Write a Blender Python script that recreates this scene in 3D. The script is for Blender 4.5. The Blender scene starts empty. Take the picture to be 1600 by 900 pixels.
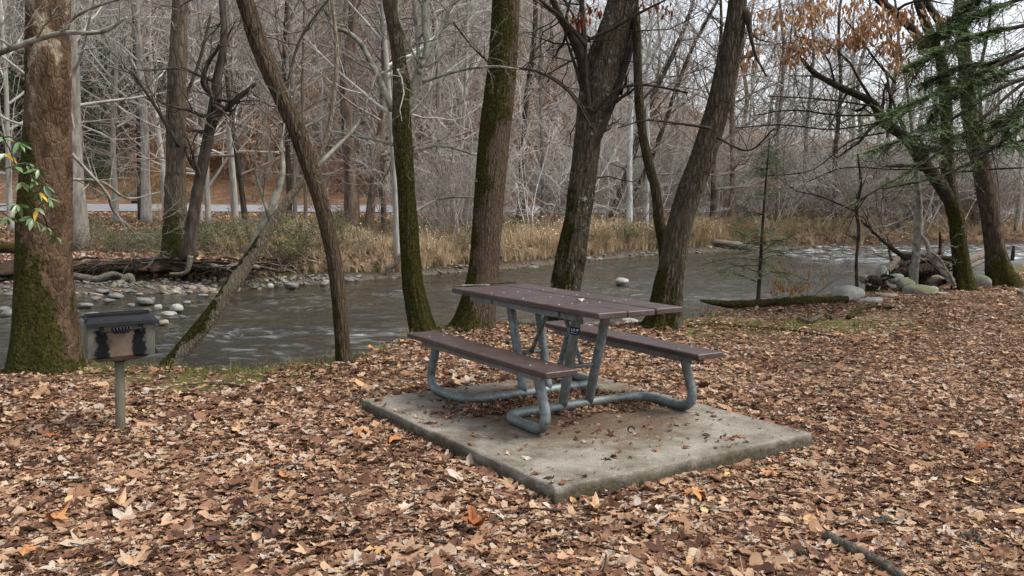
import bpy, math, random
import numpy as np
from mathutils import Vector, Matrix, Euler

random.seed(7)
SC = bpy.context.scene
COL = SC.collection
R = math.radians

# ------------------------------------------------------------------ camera
FPX, PITCH, ROLL, CAMH = 1374.0, 0.0969, 0.0066, 1.428      # focal length in pixels of a 1600 px wide frame
_c, _s = math.cos(ROLL), math.sin(ROLL)
_fw = np.array([0.0, math.cos(PITCH), -math.sin(PITCH)])
_up0 = np.array([0.0, math.sin(PITCH), math.cos(PITCH)])
_rt = _c * np.array([1.0, 0, 0]) + _s * _up0
_up = -_s * np.array([1.0, 0, 0]) + _c * _up0
cam_d = bpy.data.cameras.new("camera")
cam = bpy.data.objects.new("camera", cam_d)
COL.objects.link(cam)
cam_d.sensor_width = 36.0
cam_d.lens = 36.0 * FPX / 1600.0
cam_d.clip_start, cam_d.clip_end = 0.05, 3000
cam.matrix_world = Matrix(((_rt[0], _up[0], -_fw[0], 0), (_rt[1], _up[1], -_fw[1], 0), (_rt[2], _up[2], -_fw[2], CAMH), (0, 0, 0, 1)))
SC.camera = cam

# ------------------------------------------------------------------ sky and sun (overcast)
SUN_EL, SUN_AZ = R(55), R(98)
world = bpy.data.worlds.new("World")
SC.world = world
world.use_nodes = True
wn, wl = world.node_tree.nodes, world.node_tree.links
wn.clear()
w_out = wn.new("ShaderNodeOutputWorld")
w_bg = wn.new("ShaderNodeBackground")
w_sky = wn.new("ShaderNodeTexSky")
w_sky.sky_type = 'NISHITA'
w_sky.sun_disc = False
w_sky.sun_elevation, w_sky.sun_rotation = SUN_EL, SUN_AZ
w_sky.air_density, w_sky.dust_density, w_sky.ozone_density = 1.0, 3.0, 1.0
w_hs = wn.new("ShaderNodeHueSaturation")
w_hs.inputs['Saturation'].default_value = 0.38
w_bg.inputs['Strength'].default_value = 0.15
wl.new(w_sky.outputs[0], w_hs.inputs['Color'])
wl.new(w_hs.outputs[0], w_bg.inputs[0])
wl.new(w_bg.outputs[0], w_out.inputs[0])

sun_d = bpy.data.lights.new("sun", 'SUN')
sun_d.energy, sun_d.angle, sun_d.color = 1.5, R(22), (1.0, 0.96, 0.9)
sun = bpy.data.objects.new("sun", sun_d)
COL.objects.link(sun)
sd = Vector((math.sin(SUN_AZ) * math.cos(SUN_EL), math.cos(SUN_AZ) * math.cos(SUN_EL), math.sin(SUN_EL)))
sun.rotation_euler = sd.to_track_quat('Z', 'Y').to_euler()
sun.location = (0, 0, 40)

SC.view_settings.view_transform = 'Standard'
SC.view_settings.look = 'None'
SC.view_settings.gamma = 1.0
SC.view_settings.use_curve_mapping = False
SC.view_settings.exposure = 1.2
cy = SC.cycles
cy.use_denoising = True
cy.max_bounces, cy.diffuse_bounces, cy.glossy_bounces = 6, 3, 3
cy.transmission_bounces, cy.transparent_max_bounces = 2, 4
cy.use_adaptive_sampling = True
cy.adaptive_threshold = 0.015
cy.caustics_reflective = cy.caustics_refractive = False

# ------------------------------------------------------------------ numeric helpers
def nrm(v):
    v = np.asarray(v, float)
    return v / np.maximum(np.linalg.norm(v, axis=-1, keepdims=True), 1e-9)

def ray(px, py):
    return _fw * FPX + _rt * (px - 800) - _up * (py - 450)

def P(px, py, Y):                       # point on the sight line at world depth Y
    d = ray(px, py)
    return np.array([0, 0, CAMH]) + d * (Y / d[1])

def M(px, Y):                           # picture size to metres at depth Y
    return px / FPX * Y

def _hash(ix, iy, iz, seed):
    h = (ix.astype(np.int64) * 374761393 + iy.astype(np.int64) * 668265263 + iz.astype(np.int64) * 2147483647 + seed * 974711) & 0xffffffff
    h = ((h ^ (h >> 13)) * 1274126177) & 0xffffffff
    h = ((h ^ (h >> 16)) * 2246822519) & 0xffffffff
    return ((h ^ (h >> 15)) & 0xffffff) / float(0xffffff)

def vnoise(p, seed=0):                  # value noise, -1..1
    p = np.asarray(p, float)
    i = np.floor(p)
    f = p - i
    f = f * f * (3 - 2 * f)
    out = 0
    for dx in (0, 1):
        wx = f[:, 0] if dx else 1 - f[:, 0]
        for dy in (0, 1):
            wy = f[:, 1] if dy else 1 - f[:, 1]
            for dz in (0, 1):
                wz = f[:, 2] if dz else 1 - f[:, 2]
                out = out + wx * wy * wz * _hash(i[:, 0] + dx, i[:, 1] + dy, i[:, 2] + dz, seed)
    return out * 2 - 1

def fbm(p, seed=0, oct=4, gain=0.5):
    p = np.asarray(p, float)
    a, s, t = 1.0, 0, 0
    for o in range(oct):
        s = s + a * vnoise(p * 2 ** o + 13.7 * o, seed + o)
        t += a
        a *= gain
    return s / t

def n2(x, y, sc, seed=0, oct=3):
    x, y = np.broadcast_arrays(np.asarray(x, float), np.asarray(y, float))
    return fbm(np.stack([x.ravel() * sc, y.ravel() * sc, np.zeros(x.size)], 1), seed, oct).reshape(x.shape)

def sst(a, b, x):
    t = np.clip((np.asarray(x, float) - a) / (b - a), 0, 1)
    return t * t * (3 - 2 * t)

# ------------------------------------------------------------------ mesh helpers
class MB:
    """collects shapes and builds them as one mesh"""
    def __init__(self):
        self.v, self.q, self.t, self.n = [], [], [], 0
        self.a = []
    def add(self, V, Q=None, T=None, attr=None):
        V = np.asarray(V, float).reshape(-1, 3)
        if Q is not None and len(Q): self.q.append(np.asarray(Q, int) + self.n)
        if T is not None and len(T): self.t.append(np.asarray(T, int) + self.n)
        self.v.append(V)
        if attr is not None: self.a.append(np.broadcast_to(np.asarray(attr, float), (len(V),)))
        self.n += len(V)
        return self
    def mesh(self, name, smooth=True):
        V = np.concatenate(self.v) if self.v else np.zeros((0, 3))
        Q = np.concatenate(self.q) if self.q else np.zeros((0, 4), int)
        T = np.concatenate(self.t) if self.t else np.zeros((0, 3), int)
        me = bpy.data.meshes.new(name)
        me.vertices.add(len(V))
        me.vertices.foreach_set("co", V.astype(np.float32).ravel())
        li = np.concatenate([Q.ravel(), T.ravel()]).astype(np.int32)
        me.loops.add(len(li))
        me.loops.foreach_set("vertex_index", li)
        ls = np.concatenate([np.arange(len(Q)) * 4, len(Q) * 4 + np.arange(len(T)) * 3]).astype(np.int32)
        me.polygons.add(len(ls))
        me.polygons.foreach_set("loop_start", ls)
        me.polygons.foreach_set("use_smooth", np.full(len(ls), smooth))
        me.update(calc_edges=True)
        me.validate()
        if self.a:
            at = me.attributes.new("tint", 'FLOAT', 'POINT')
            at.data.foreach_set("value", np.concatenate(self.a).astype(np.float32))
        return me
    def obj(self, name, mat=None, parent=None, smooth=True):
        me = self.mesh(name, smooth)
        if mat: me.materials.append(mat)
        return link(name, me, parent)

def link(name, me, parent=None):
    o = bpy.data.objects.new(name, me)
    COL.objects.link(o)
    if parent is not None:
        o.parent = parent
        o.matrix_parent_inverse = parent.matrix_basis.inverted()
    return o

def thing(name, label, cat, loc=(0, 0, 0), group=None):
    o = bpy.data.objects.new(name, None)
    o.empty_display_size = 0.1
    COL.objects.link(o)
    o.location = Vector([float(c) for c in loc])
    return tag(o, label, cat, group)

def tag(o, label=None, cat=None, group=None, kind=None):
    if label: o['label'] = label
    if cat: o['category'] = cat
    if group: o['group'] = group
    if kind: o['kind'] = kind
    return o

def tube(path, rad, sides=6, cap=True):
    path = np.asarray(path, float)
    n = len(path)
    rad = np.broadcast_to(np.asarray(rad, float), (n,))
    t = nrm(np.gradient(path, axis=0))
    m = nrm(path[-1] - path[0] + 1e-6)
    ref = np.eye(3)[np.argmin(np.abs(m))]
    a = nrm(np.cross(t, ref))
    b = np.cross(t, a)
    # parallel transport keeps strongly bent tubes from twisting
    if sides > 5:
        for i in range(1, n):
            v = a[i - 1] - t[i] * np.dot(a[i - 1], t[i])
            a[i] = v / max(np.linalg.norm(v), 1e-9)
        b = np.cross(t, a)
    th = np.arange(sides) / sides * 2 * np.pi
    ring = np.cos(th)[None, :, None] * a[:, None, :] + np.sin(th)[None, :, None] * b[:, None, :]
    V = (path[:, None, :] + ring * rad[:, None, None]).reshape(-1, 3)
    i = np.arange(n - 1)[:, None] * sides
    j = np.arange(sides)[None, :]
    k = (j + 1) % sides
    Q = np.stack([i + j, i + k, i + sides + k, i + sides + j], -1).reshape(-1, 4)
    T = []
    if cap:
        V = np.concatenate([V, path[:1], path[-1:]])
        c0, c1 = n * sides, n * sides + 1
        jj = np.arange(sides)
        kk = (jj + 1) % sides
        T = np.concatenate([np.stack([np.full(sides, c0), kk, jj], 1), np.stack([np.full(sides, c1), (n - 1) * sides + jj, (n - 1) * sides + kk], 1)])
    return V, Q, T

def spline(pts, n):
    """Catmull-Rom through rows of any width, n samples spaced evenly by length of the first three columns"""
    p = np.asarray(pts, float)
    if len(p) == 2:
        t = np.linspace(0, 1, n)[:, None]
        return p[0] * (1 - t) + p[1] * t
    e = np.concatenate([[2 * p[0] - p[1]], p, [2 * p[-1] - p[-2]]])
    out = []
    for i in range(1, len(e) - 2):
        t = np.linspace(0, 1, 12, endpoint=False)[:, None]
        a, b, c, d = e[i - 1], e[i], e[i + 1], e[i + 2]
        out.append(0.5 * (2 * b + (c - a) * t + (2 * a - 5 * b + 4 * c - d) * t ** 2 + (3 * b - a - 3 * c + d) * t ** 3))
    out = np.concatenate(out + [p[-1:]])
    L = np.concatenate([[0], np.cumsum(np.linalg.norm(np.diff(out[:, :3], axis=0), axis=1))])
    u = np.linspace(0, L[-1], n)
    return np.stack([np.interp(u, L, out[:, k]) for k in range(p.shape[1])], 1)

def box(lo, hi, bev=0.0):
    """box with chamfered edges"""
    lo, hi = np.asarray(lo, float), np.asarray(hi, float)
    if bev <= 0:
        V = np.array([[x, y, z] for x in (lo[0], hi[0]) for y in (lo[1], hi[1]) for z in (lo[2], hi[2])])
        return V, [[0, 1, 3, 2], [4, 6, 7, 5], [0, 4, 5, 1], [2, 3, 7, 6], [0, 2, 6, 4], [1, 5, 7, 3]], None
    V, idx = [], {}
    for sx in (0, 1):
        for sy in (0, 1):
            for sz in (0, 1):
                c = np.array([(lo, hi)[sx][0], (lo, hi)[sy][1], (lo, hi)[sz][2]])
                sg = np.array([1 - 2 * sx, 1 - 2 * sy, 1 - 2 * sz]) * bev
                for ax in range(3):          # the vertex lying in the face normal to axis ax
                    o = sg.copy(); o[ax] = 0
                    idx[(sx, sy, sz, ax)] = len(V); V.append(c + o)
    Q, T = [], []
    for ax in range(3):
        o1, o2 = [(1, 2), (2, 0), (0, 1)][ax]
        for s in (0, 1):
            f = []
            for (p, q) in ((0, 0), (1, 0), (1, 1), (0, 1)):
                k = [0, 0, 0]; k[ax] = s; k[o1] = p; k[o2] = q
                f.append(idx[(*k, ax)])
            Q.append(f if s else f[::-1])
        for p in (0, 1):
            for q in (0, 1):
                k0 = [0, 0, 0]; k0[o1] = p; k0[o2] = q
                k1 = list(k0); k1[ax] = 1
                f = [idx[(*k0, o1)], idx[(*k1, o1)], idx[(*k1, o2)], idx[(*k0, o2)]]
                Q.append(f if p == q else f[::-1])
    for sx in (0, 1):
        for sy in (0, 1):
            for sz in (0, 1):
                f = [idx[(sx, sy, sz, k)] for k in range(3)]
                T.append(f if (sx + sy + sz) % 2 else f[::-1])
    return np.array(V), Q, T

def rock(rng, size, seed, sub=3, rough=0.28, flat=1.0):
    key = sub
    if key not in _ICO:
        import bmesh
        bm = bmesh.new()
        bmesh.ops.create_icosphere(bm, subdivisions=sub, radius=1)
        bm.verts.ensure_lookup_table()
        _ICO[key] = (np.array([v.co[:] for v in bm.verts]), np.array([[v.index for v in f.verts] for f in bm.faces]))
        bm.free()
    V, T = _ICO[key]
    V = np.sign(V) * np.abs(V) ** 0.85
    n = fbm(V * 1.1 + seed * 7.3, seed, 3)
    V = V * (1 + rough * n)[:, None]
    return V * np.asarray(size), None, T
_ICO = {}

def branch(mb, rng, p0, d0, L, r0, lev, nseg=6, wander=0.18, trop=0.06, kids=(6, 4, 3), ang=(28, 62), ratio=(0.4, 0.65), sides=(8, 5, 3, 3), start=0.25, rmin=0.0022, down=0.0):
    """one limb and, from it, its smaller limbs"""
    d = nrm(d0)
    pts = [np.asarray(p0, float)]
    W = rng.normal(0, wander, (nseg, 3))
    for i in range(nseg):
        d = nrm(d + W[i] + np.array([0, 0, trop]))
        pts.append(pts[-1] + d * L / nseg)
    pts = np.array(pts)
    tt = np.linspace(0, 1, nseg + 1)
    rad = np.maximum(r0 * (1 - 0.8 * tt), rmin)
    mb.add(*tube(pts, rad, sides[min(lev, len(sides) - 1)], cap=False))
    if lev >= len(kids): return
    k = kids[lev]
    ts = np.sort(start + (1 - start) * (np.arange(k) + rng.random(k)) / k)
    az0 = rng.random() * 6.28
    for j, t in enumerate(ts):
        f = t * nseg
        i = min(int(f), nseg - 1)
        p = pts[i] * (1 - (f - i)) + pts[i + 1] * (f - i)
        dd = nrm(pts[i + 1] - pts[i])
        ref = np.array([0, 0, 1.0]) if abs(dd[2]) < 0.9 else np.array([1.0, 0, 0])
        a = nrm(np.cross(dd, ref)); b = np.cross(dd, a)
        az = az0 + j * 2.4 + rng.normal(0, 0.4)
        an = R(rng.uniform(*ang))
        nd = dd * math.cos(an) + (a * math.cos(az) + b * math.sin(az)) * math.sin(an)
        nd[2] -= down
        LL = L * rng.uniform(*ratio) * (1.15 - 0.5 * t)
        branch(mb, rng, p, nd, LL, max(r0 * (1 - 0.8 * t) * 0.55, rmin), lev + 1, max(3, nseg - 1), wander * 1.15, trop, kids, ang, ratio, sides, 0.15, rmin, down)

# ------------------------------------------------------------------ materials
class N:
    """small wrapper for building node materials"""
    def __init__(self, name):
        self.m = bpy.data.materials.new(name)
        self.m.use_nodes = True
        self.n, self.l = self.m.node_tree.nodes, self.m.node_tree.links
        self.b = self.n["Principled BSDF"]
        self.tc = self.n.new("ShaderNodeTexCoord")
        self.b.inputs['Specular IOR Level'].default_value = 0.1
    def s(self, sock, val):
        if isinstance(val, bpy.types.NodeSocket): self.l.new(val, sock)
        else: sock.default_value = val
    def mapping(self, scale=(1, 1, 1), rot=(0, 0, 0), src='Object'):
        m = self.n.new("ShaderNodeMapping")
        self.l.new(self.tc.outputs[src], m.inputs['Vector'])
        m.inputs['Scale'].default_value = scale
        m.inputs['Rotation'].default_value = rot
        return m.outputs[0]
    def noise(self, scale=5, detail=4, rough=0.55, vec=None, dist=0.0):
        t = self.n.new("ShaderNodeTexNoise")
        t.inputs['Scale'].default_value = scale
        t.inputs['Detail'].default_value = detail
        t.inputs['Roughness'].default_value = rough
        t.inputs['Distortion'].default_value = dist
        self.l.new(vec if vec is not None else self.tc.outputs['Object'], t.inputs['Vector'])
        return t.outputs['Fac']
    def voro(self, scale=5, feature='F1', vec=None, out='Distance', rnd=1.0):
        t = self.n.new("ShaderNodeTexVoronoi")
        t.feature = feature
        t.inputs['Scale'].default_value = scale
        t.inputs['Randomness'].default_value = rnd
        self.l.new(vec if vec is not None else self.tc.outputs['Object'], t.inputs['Vector'])
        return t.outputs[out]
    def ramp(self, fac, stops, interp='LINEAR'):
        r = self.n.new("ShaderNodeValToRGB")
        r.color_ramp.interpolation = interp
        e = r.color_ramp.elements
        while len(e) < len(stops): e.new(0.5)
        for k, (p, c) in zip(e, stops):
            k.position = p
            c = (c, c, c) if isinstance(c, (int, float)) else c
            k.color = (*c, 1)
        self.l.new(fac, r.inputs[0])
        return r.outputs[0]
    def mix(self, fac, a, b, mode='MIX'):
        m = self.n.new("ShaderNodeMix")
        m.data_type = 'RGBA'
        m.blend_type = mode
        self.s(m.inputs[0], fac)
        for sock, v in ((m.inputs[6], a), (m.inputs[7], b)):
            self.s(sock, (*v, 1) if isinstance(v, tuple) and len(v) == 3 else v)
        return m.outputs[2]
    def math(self, op, a, b=0.0, clamp=False):
        m = self.n.new("ShaderNodeMath")
        m.operation = op
        m.use_clamp = clamp
        self.s(m.inputs[0], a)
        self.s(m.inputs[1], b)
        return m.outputs[0]
    def attr(self, name, inst=False, out='Fac'):
        a = self.n.new("ShaderNodeAttribute")
        a.attribute_name = name
        a.attribute_type = 'INSTANCER' if inst else 'GEOMETRY'
        return a.outputs[out]
    def rand(self):
        return self.n.new("ShaderNodeObjectInfo").outputs['Random']
    def sep(self, src='Object'):
        s = self.n.new("ShaderNodeSeparateXYZ")
        self.l.new(self.tc.outputs[src], s.inputs[0])
        return s.outputs
    def normal(self):
        g = self.n.new("ShaderNodeNewGeometry")
        s = self.n.new("ShaderNodeSeparateXYZ")
        self.l.new(g.outputs['Normal'], s.inputs[0])
        return s.outputs
    def bump(self, h, strength=0.5, dist=0.02, prev=None):
        b = self.n.new("ShaderNodeBump")
        b.inputs['Strength'].default_value = strength
        b.inputs['Distance'].default_value = dist
        self.l.new(h, b.inputs['Height'])
        if prev is not None: self.l.new(prev, b.inputs['Normal'])
        return b.outputs[0]
    def done(self, col=None, rough=0.8, normal=None, metal=0.0, spec=None):
        if col is not None: self.s(self.b.inputs['Base Color'], (*col, 1) if isinstance(col, tuple) and len(col) == 3 else col)
        self.s(self.b.inputs['Roughness'], rough)
        self.s(self.b.inputs['Metallic'], metal)
        if spec is not None: self.b.inputs['Specular IOR Level'].default_value = spec
        if normal is not None: self.l.new(normal, self.b.inputs['Normal'])
        return self.m

MOSS_D, MOSS_L = (0.016, 0.016, 0.006), (0.078, 0.071, 0.019)

def bark(name, dark, light, moss=0.0, mdir=(-1, 0, 0), mtop=0.6, mfade=1.0, lichen=0.0, ridge=30.0, stretch=0.22, rot=(0, 0, 0), bump=0.9, plate=False, mup=0.0):
    """bark: fissures along the trunk, moss by side and height, pale lichen"""
    m = N(name)
    v = m.mapping((1, 1, stretch), rot)
    r1 = m.noise(ridge, 5, 0.6, v, 0.6)
    vo = m.voro(ridge * 0.9, 'DISTANCE_TO_EDGE', v)
    fine = m.noise(ridge * 2.6, 5, 0.7, m.mapping((1, 1, min(1.0, stretch * 2.2)), rot))
    fis = m.math('MULTIPLY', m.ramp(vo, [(0.0, 0.0), (0.22, 1.0)]), m.math('MULTIPLY', m.ramp(r1, [(0.32, 0.1), (0.62, 1.0)]), m.ramp(fine, [(0.3, 0.35), (0.62, 1.0)])))
    big = m.noise(1.7, 4, 0.6)
    col = m.mix(fis, dark, light)
    col = m.mix(m.ramp(big, [(0.35, 0.0), (0.7, 0.55)]), col, m.mix(0.5, dark, light))
    if plate:       # sycamore: flaking plates, pale patches higher up
        pl = m.noise(7, 3, 0.5, m.mapping((1, 1, 0.55)))
        z = m.sep()[2]
        up = m.ramp(m.math('ADD', m.math('MULTIPLY', z, 0.06), m.math('MULTIPLY', pl, 0.7)), [(0.55, 0.0), (0.58, 1.0)])
        up = m.math('MULTIPLY', up, m.ramp(m.math('MULTIPLY', z, 0.2), [(0.38, 0.0), (0.5, 1.0)]))
        col = m.mix(up, col, (0.36, 0.32, 0.23))
        col = m.mix(m.ramp(pl, [(0.42, 0.0), (0.5, 0.5)]), col, (0.16, 0.105, 0.066))
    if lichen > 0:
        li = m.noise(26, 3, 0.6)
        li2 = m.noise(3.1, 3, 0.6)
        lf = m.math('MULTIPLY', m.ramp(li, [(0.56, 0.0), (0.62, 1.0)]), m.ramp(li2, [(0.5, 0.0), (0.62, lichen)]))
        col = m.mix(lf, col, (0.36, 0.38, 0.32))
    h = m.math('ADD', m.math('MULTIPLY', fis, 1.0), m.math('MULTIPLY', m.noise(90, 3), 0.25))
    if moss > 0:
        nx, ny, nz = m.normal()
        side = m.math('ADD', m.math('ADD', m.math('MULTIPLY', nx, mdir[0]), m.math('MULTIPLY', ny, mdir[1])), m.math('MULTIPLY', nz, mdir[2]))
        z = m.sep()[2]
        fall = m.math('MULTIPLY', m.math('SUBTRACT', mtop, z), 1.0 / mfade)
        low = m.math('MAXIMUM', m.math('MINIMUM', fall, 1.0), -1.0)
        if mup > 0:
            hi = m.math('MINIMUM', m.math('SUBTRACT', z, mup), 0.8)
            low = m.math('MAXIMUM', low, hi)
        mn = m.math('ADD', m.math('MULTIPLY', m.math('SUBTRACT', m.noise(2.6, 5, 0.7), 0.5), 1.5), m.math('ADD', 0.5, m.math('MULTIPLY', m.noise(19, 4, 0.65), 0.45)))
        k = m.math('ADD', m.math('ADD', m.math('MULTIPLY', side, 0.30), m.math('MULTIPLY', low, 0.34)), mn)
        mf = m.ramp(k, [(1.0 - moss * 0.46 - 0.01, 0.0), (min(0.99, 1.0 - moss * 0.46 + 0.06), 1.0)])
        mc = m.mix(m.ramp(m.noise(40, 4, 0.7), [(0.35, 0.0), (0.68, 1.0)]), MOSS_D, MOSS_L)
        col = m.mix(mf, col, mc)
        h = m.math('ADD', h, m.math('MULTIPLY', mf, m.math('MULTIPLY', m.noise(120, 2), 0.9)))
    return m.done(col, 0.9, m.bump(h, bump, 0.03), spec=0.03)

def simple(name, c1, c2, scale=8, rough=0.8, bump=0.2, bscale=40, metal=0.0, stretch=(1, 1, 1), spec=0.08):
    m = N(name)
    v = m.mapping(stretch)
    col = m.mix(m.ramp(m.noise(scale, 5, 0.6, v), [(0.32, 0.0), (0.68, 1.0)]), c1, c2)
    return m.done(col, rough, m.bump(m.noise(bscale, 4, 0.6, v), bump, 0.01), metal, spec)

def ramp_leaf(name, stops, inst=True, attrname="tint", rough=0.65, trans=0.25):
    m = N(name)
    t = m.attr(attrname, inst)
    col = m.ramp(t, stops)
    col = m.mix(m.ramp(m.noise(14, 3, 0.6), [(0.35, 0.0), (0.75, 0.5)]), col, m.mix(1.0, col, (0.55, 0.45, 0.4), 'MULTIPLY'))
    m.done(col, rough, None, spec=0.06)
    if trans > 0:
        tr = m.n.new("ShaderNodeBsdfTranslucent")
        m.l.new(col, tr.inputs[0])
        mx = m.n.new("ShaderNodeMixShader")
        mx.inputs[0].default_value = trans
        out = m.n["Material Output"]
        m.l.new(m.b.outputs[0], mx.inputs[1])
        m.l.new(tr.outputs[0], mx.inputs[2])
        m.l.new(mx.outputs[0], out.inputs[0])
    return m.m

# ------------------------------------------------------------------ scattering of uncountable stuff
def proto_collection(name, meshes):
    c = bpy.data.collections.new(name)
    for i, me in enumerate(meshes):
        c.objects.link(bpy.data.objects.new("%s_%02d" % (name, i), me))
    return c

def scatter(name, coll, pts, rot, scl, idx, tint, label):
    pts = np.asarray(pts, float)
    n = len(pts)
    me = bpy.data.meshes.new(name)
    me.vertices.add(n)
    me.vertices.foreach_set("co", pts.astype(np.float32).ravel())
    for nm, ty, key, val in (("rot", 'FLOAT_VECTOR', "vector", rot), ("scl", 'FLOAT_VECTOR', "vector", scl), ("idx", 'INT', "value", idx), ("tint", 'FLOAT', "value", tint)):
        a = me.attributes.new(nm, ty, 'POINT')
        val = np.asarray(val)
        a.data.foreach_set(key, (val.astype(np.int32) if ty == 'INT' else val.astype(np.float32)).ravel())
    o = link(name, me)
    tag(o, label, None, None, 'stuff')
    ng = bpy.data.node_groups.new(name + "_nodes", 'GeometryNodeTree')
    ng.interface.new_socket("Geometry", in_out='INPUT', socket_type='NodeSocketGeometry')
    ng.interface.new_socket("Geometry", in_out='OUTPUT', socket_type='NodeSocketGeometry')
    nd = ng.nodes
    gi, go = nd.new("NodeGroupInput"), nd.new("NodeGroupOutput")
    iop = nd.new("GeometryNodeInstanceOnPoints")
    ci = nd.new("GeometryNodeCollectionInfo")
    ci.inputs[0].default_value = coll
    ci.inputs[1].default_value = True
    ci.inputs[2].default_value = True
    def na(nm, ty):
        k = nd.new("GeometryNodeInputNamedAttribute")
        k.data_type = ty
        k.inputs[0].default_value = nm
        return k.outputs[0]
    e2r = nd.new("FunctionNodeEulerToRotation")
    ng.links.new(gi.outputs[0], iop.inputs['Points'])
    ng.links.new(ci.outputs[0], iop.inputs['Instance'])
    iop.inputs['Pick Instance'].default_value = True
    ng.links.new(na("idx", 'INT'), iop.inputs['Instance Index'])
    ng.links.new(na("rot", 'FLOAT_VECTOR'), e2r.inputs[0])
    ng.links.new(e2r.outputs[0], iop.inputs['Rotation'])
    ng.links.new(na("scl", 'FLOAT_VECTOR'), iop.inputs['Scale'])
    ng.links.new(iop.outputs[0], go.inputs[0])
    md = o.modifiers.new("scatter", 'NODES')
    md.node_group = ng
    return o

# ------------------------------------------------------------------ terrain
WATER_Z = -0.64
NB = np.array([(-60, 6.0), (-30, 7.0), (-8, 7.6), (-4.65, 8.0), (-3.3, 8.35), (-2.35, 8.0), (-1.75, 8.15), (-1.45, 8.6), (-1.3, 9.3), (-0.95, 10.3), (-0.2, 10.75), (0.5, 11.0), (1.5, 11.0), (2.2, 11.3), (2.8, 12.3), (3.7, 13.1), (5.1, 13.8), (7.1, 15.2), (8.4, 16.2), (10.3, 18.6), (15, 24), (25, 33), (60, 55), (200, 120)])
FW = np.array([(-80, 12), (-40, 13), (-12, 18.3), (-8.6, 18.6), (-7.3, 18.9), (-6.5, 19.6), (-5.6, 21.2), (-3.1, 23.7), (0, 27.4), (3, 31.6), (6, 35.8), (9, 37.6), (15, 41), (22, 43), (40, 51), (80, 76), (200, 150)])
FB = np.array([(-80, 19), (-40, 19.5), (-12, 20.3), (-9, 20.7), (-7, 21.2), (-5.5, 22.2), (-3, 24.4), (0, 28.0), (3, 32.3), (6, 36.6), (9, 39.0), (15, 42), (22, 44), (40, 52), (80, 77), (200, 151)])
def near_lip(x): return np.interp(x, NB[:, 0], NB[:, 1])
def far_water(x): return np.interp(x, FW[:, 0], FW[:, 1])
def far_bank(x): return np.interp(x, FB[:, 0], FB[:, 1])
def road_y(x): return 50.3 + 0.29 * (np.asarray(x, float) + 24.0)

def height(x, y, detail=True):
    x, y = np.broadcast_arrays(np.asarray(x, float), np.asarray(y, float))
    nz = n2(x, y, 0.9, 3, 3)
    nz2 = n2(x, y, 0.25, 9, 2)
    wob = 0.16 * n2(x, y, 0.8, 21, 2)
    land = -0.095 + 0.02 * nz + 0.17 * sst(2.2, 6.5, x) * sst(7.5, 13, y) - 0.07 * sst(-1.8, -3.2, x) * sst(6.6, 7.8, y)
    land = land + 0.10 * np.exp(-((x + 4.12) ** 2 + (y - 7.7) ** 2) / 0.5) + 0.07 * np.exp(-((x - 1.78) ** 2 + (y - 10.3) ** 2) / 0.6) + 0.08 * np.exp(-((x + 0.43) ** 2 + (y - 10.1) ** 2) / 0.5)
    land = land + 0.05 * np.exp(-((x - 3.6) ** 2 * 0.5 + (y - 10.8) ** 2 * 2)) * (1 + nz)
    d1 = near_lip(x) + wob - y
    k1 = sst(-0.75, 0.12, d1)
    bed = -0.95 + 0.06 * nz
    z = bed * (1 - k1) + land * k1
    fw, fb, ry = far_water(x) + wob, far_bank(x) + wob, road_y(x)
    beach = -0.70 + 0.20 * np.clip((y - fw) / np.maximum(fb - fw, 0.3), 0, 1) + 0.03 * nz
    k2 = sst(-1.2, 0.3, y - fw)
    z = np.where(y > 12 + 0 * x, z * (1 - k2) + beach * k2, z)
    flat = -0.10 + 0.86 * np.clip((y - fb) / np.maximum(ry - 3.5 - fb, 1), 0, 1) + 0.10 * nz2 + 0.04 * nz
    k3 = sst(0.0, 0.8, y - fb)
    z = np.where(y > fb - 0.01, beach * (1 - k3) + flat * k3, z)
    k4 = sst(-5.5, -3.4, y - ry)
    rd = 0.76 + 0.055 * (y - ry + 3.5)
    z = np.where(y > ry - 5.5, z * (1 - k4) + rd * k4, z)
    t = np.maximum(0, y - (ry + 4.5))
    az = x / np.maximum(y, 1)
    s = 0.035 + 0.335 / (1 + np.exp(-(0.06 - az) * 14))
    hill = s * (np.sqrt(t * t + 36) - 6) * (1 + 0.12 * n2(x, y, 0.03, 31, 2)) + 0.35 * nz2 * sst(0, 6, t)
    z = z + np.where(t > 0, hill, 0)
    return z

def hit(px, py, zoff=0.0):              # where a sight line meets the terrain
    d = ray(px, py)
    d = d / d[1]
    ys = np.concatenate([np.arange(2.5, 30, 0.05), np.arange(30, 200, 0.25)])
    g = height(d[0] * ys, ys) + zoff
    below = (CAMH + d[2] * ys) < g
    i = int(np.argmax(below)) if below.any() else len(ys) - 1
    y = ys[i]
    return np.array([d[0] * y, y, float(g[i] - zoff)])

def gz(x, y): return float(height(np.array([x]), np.array([y]))[0])

rows = np.concatenate([np.arange(-9, 2.5, 0.5), np.arange(2.5, 14, 0.07), np.arange(14, 32, 0.16), np.arange(32, 62, 0.45), np.arange(62, 130, 1.6), np.arange(130, 420, 8)])
cols = np.linspace(-1, 1, 361)
cols = np.sign(cols) * (0.55 * np.abs(cols) + 0.45 * np.abs(cols) ** 3)
GX = cols[None, :] * (13 + 1.15 * np.maximum(rows, 0))[:, None]
GY = np.broadcast_to(rows[:, None], GX.shape)
GZ = height(GX, GY)
nr, nc = GX.shape
ii = (np.arange(nr - 1)[:, None] * nc + np.arange(nc - 1)[None, :]).ravel()
gq = np.stack([ii, ii + 1, ii + nc + 1, ii + nc], 1)
gm = MB().add(np.stack([GX, GY, GZ], -1).reshape(-1, 3), gq)

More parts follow.
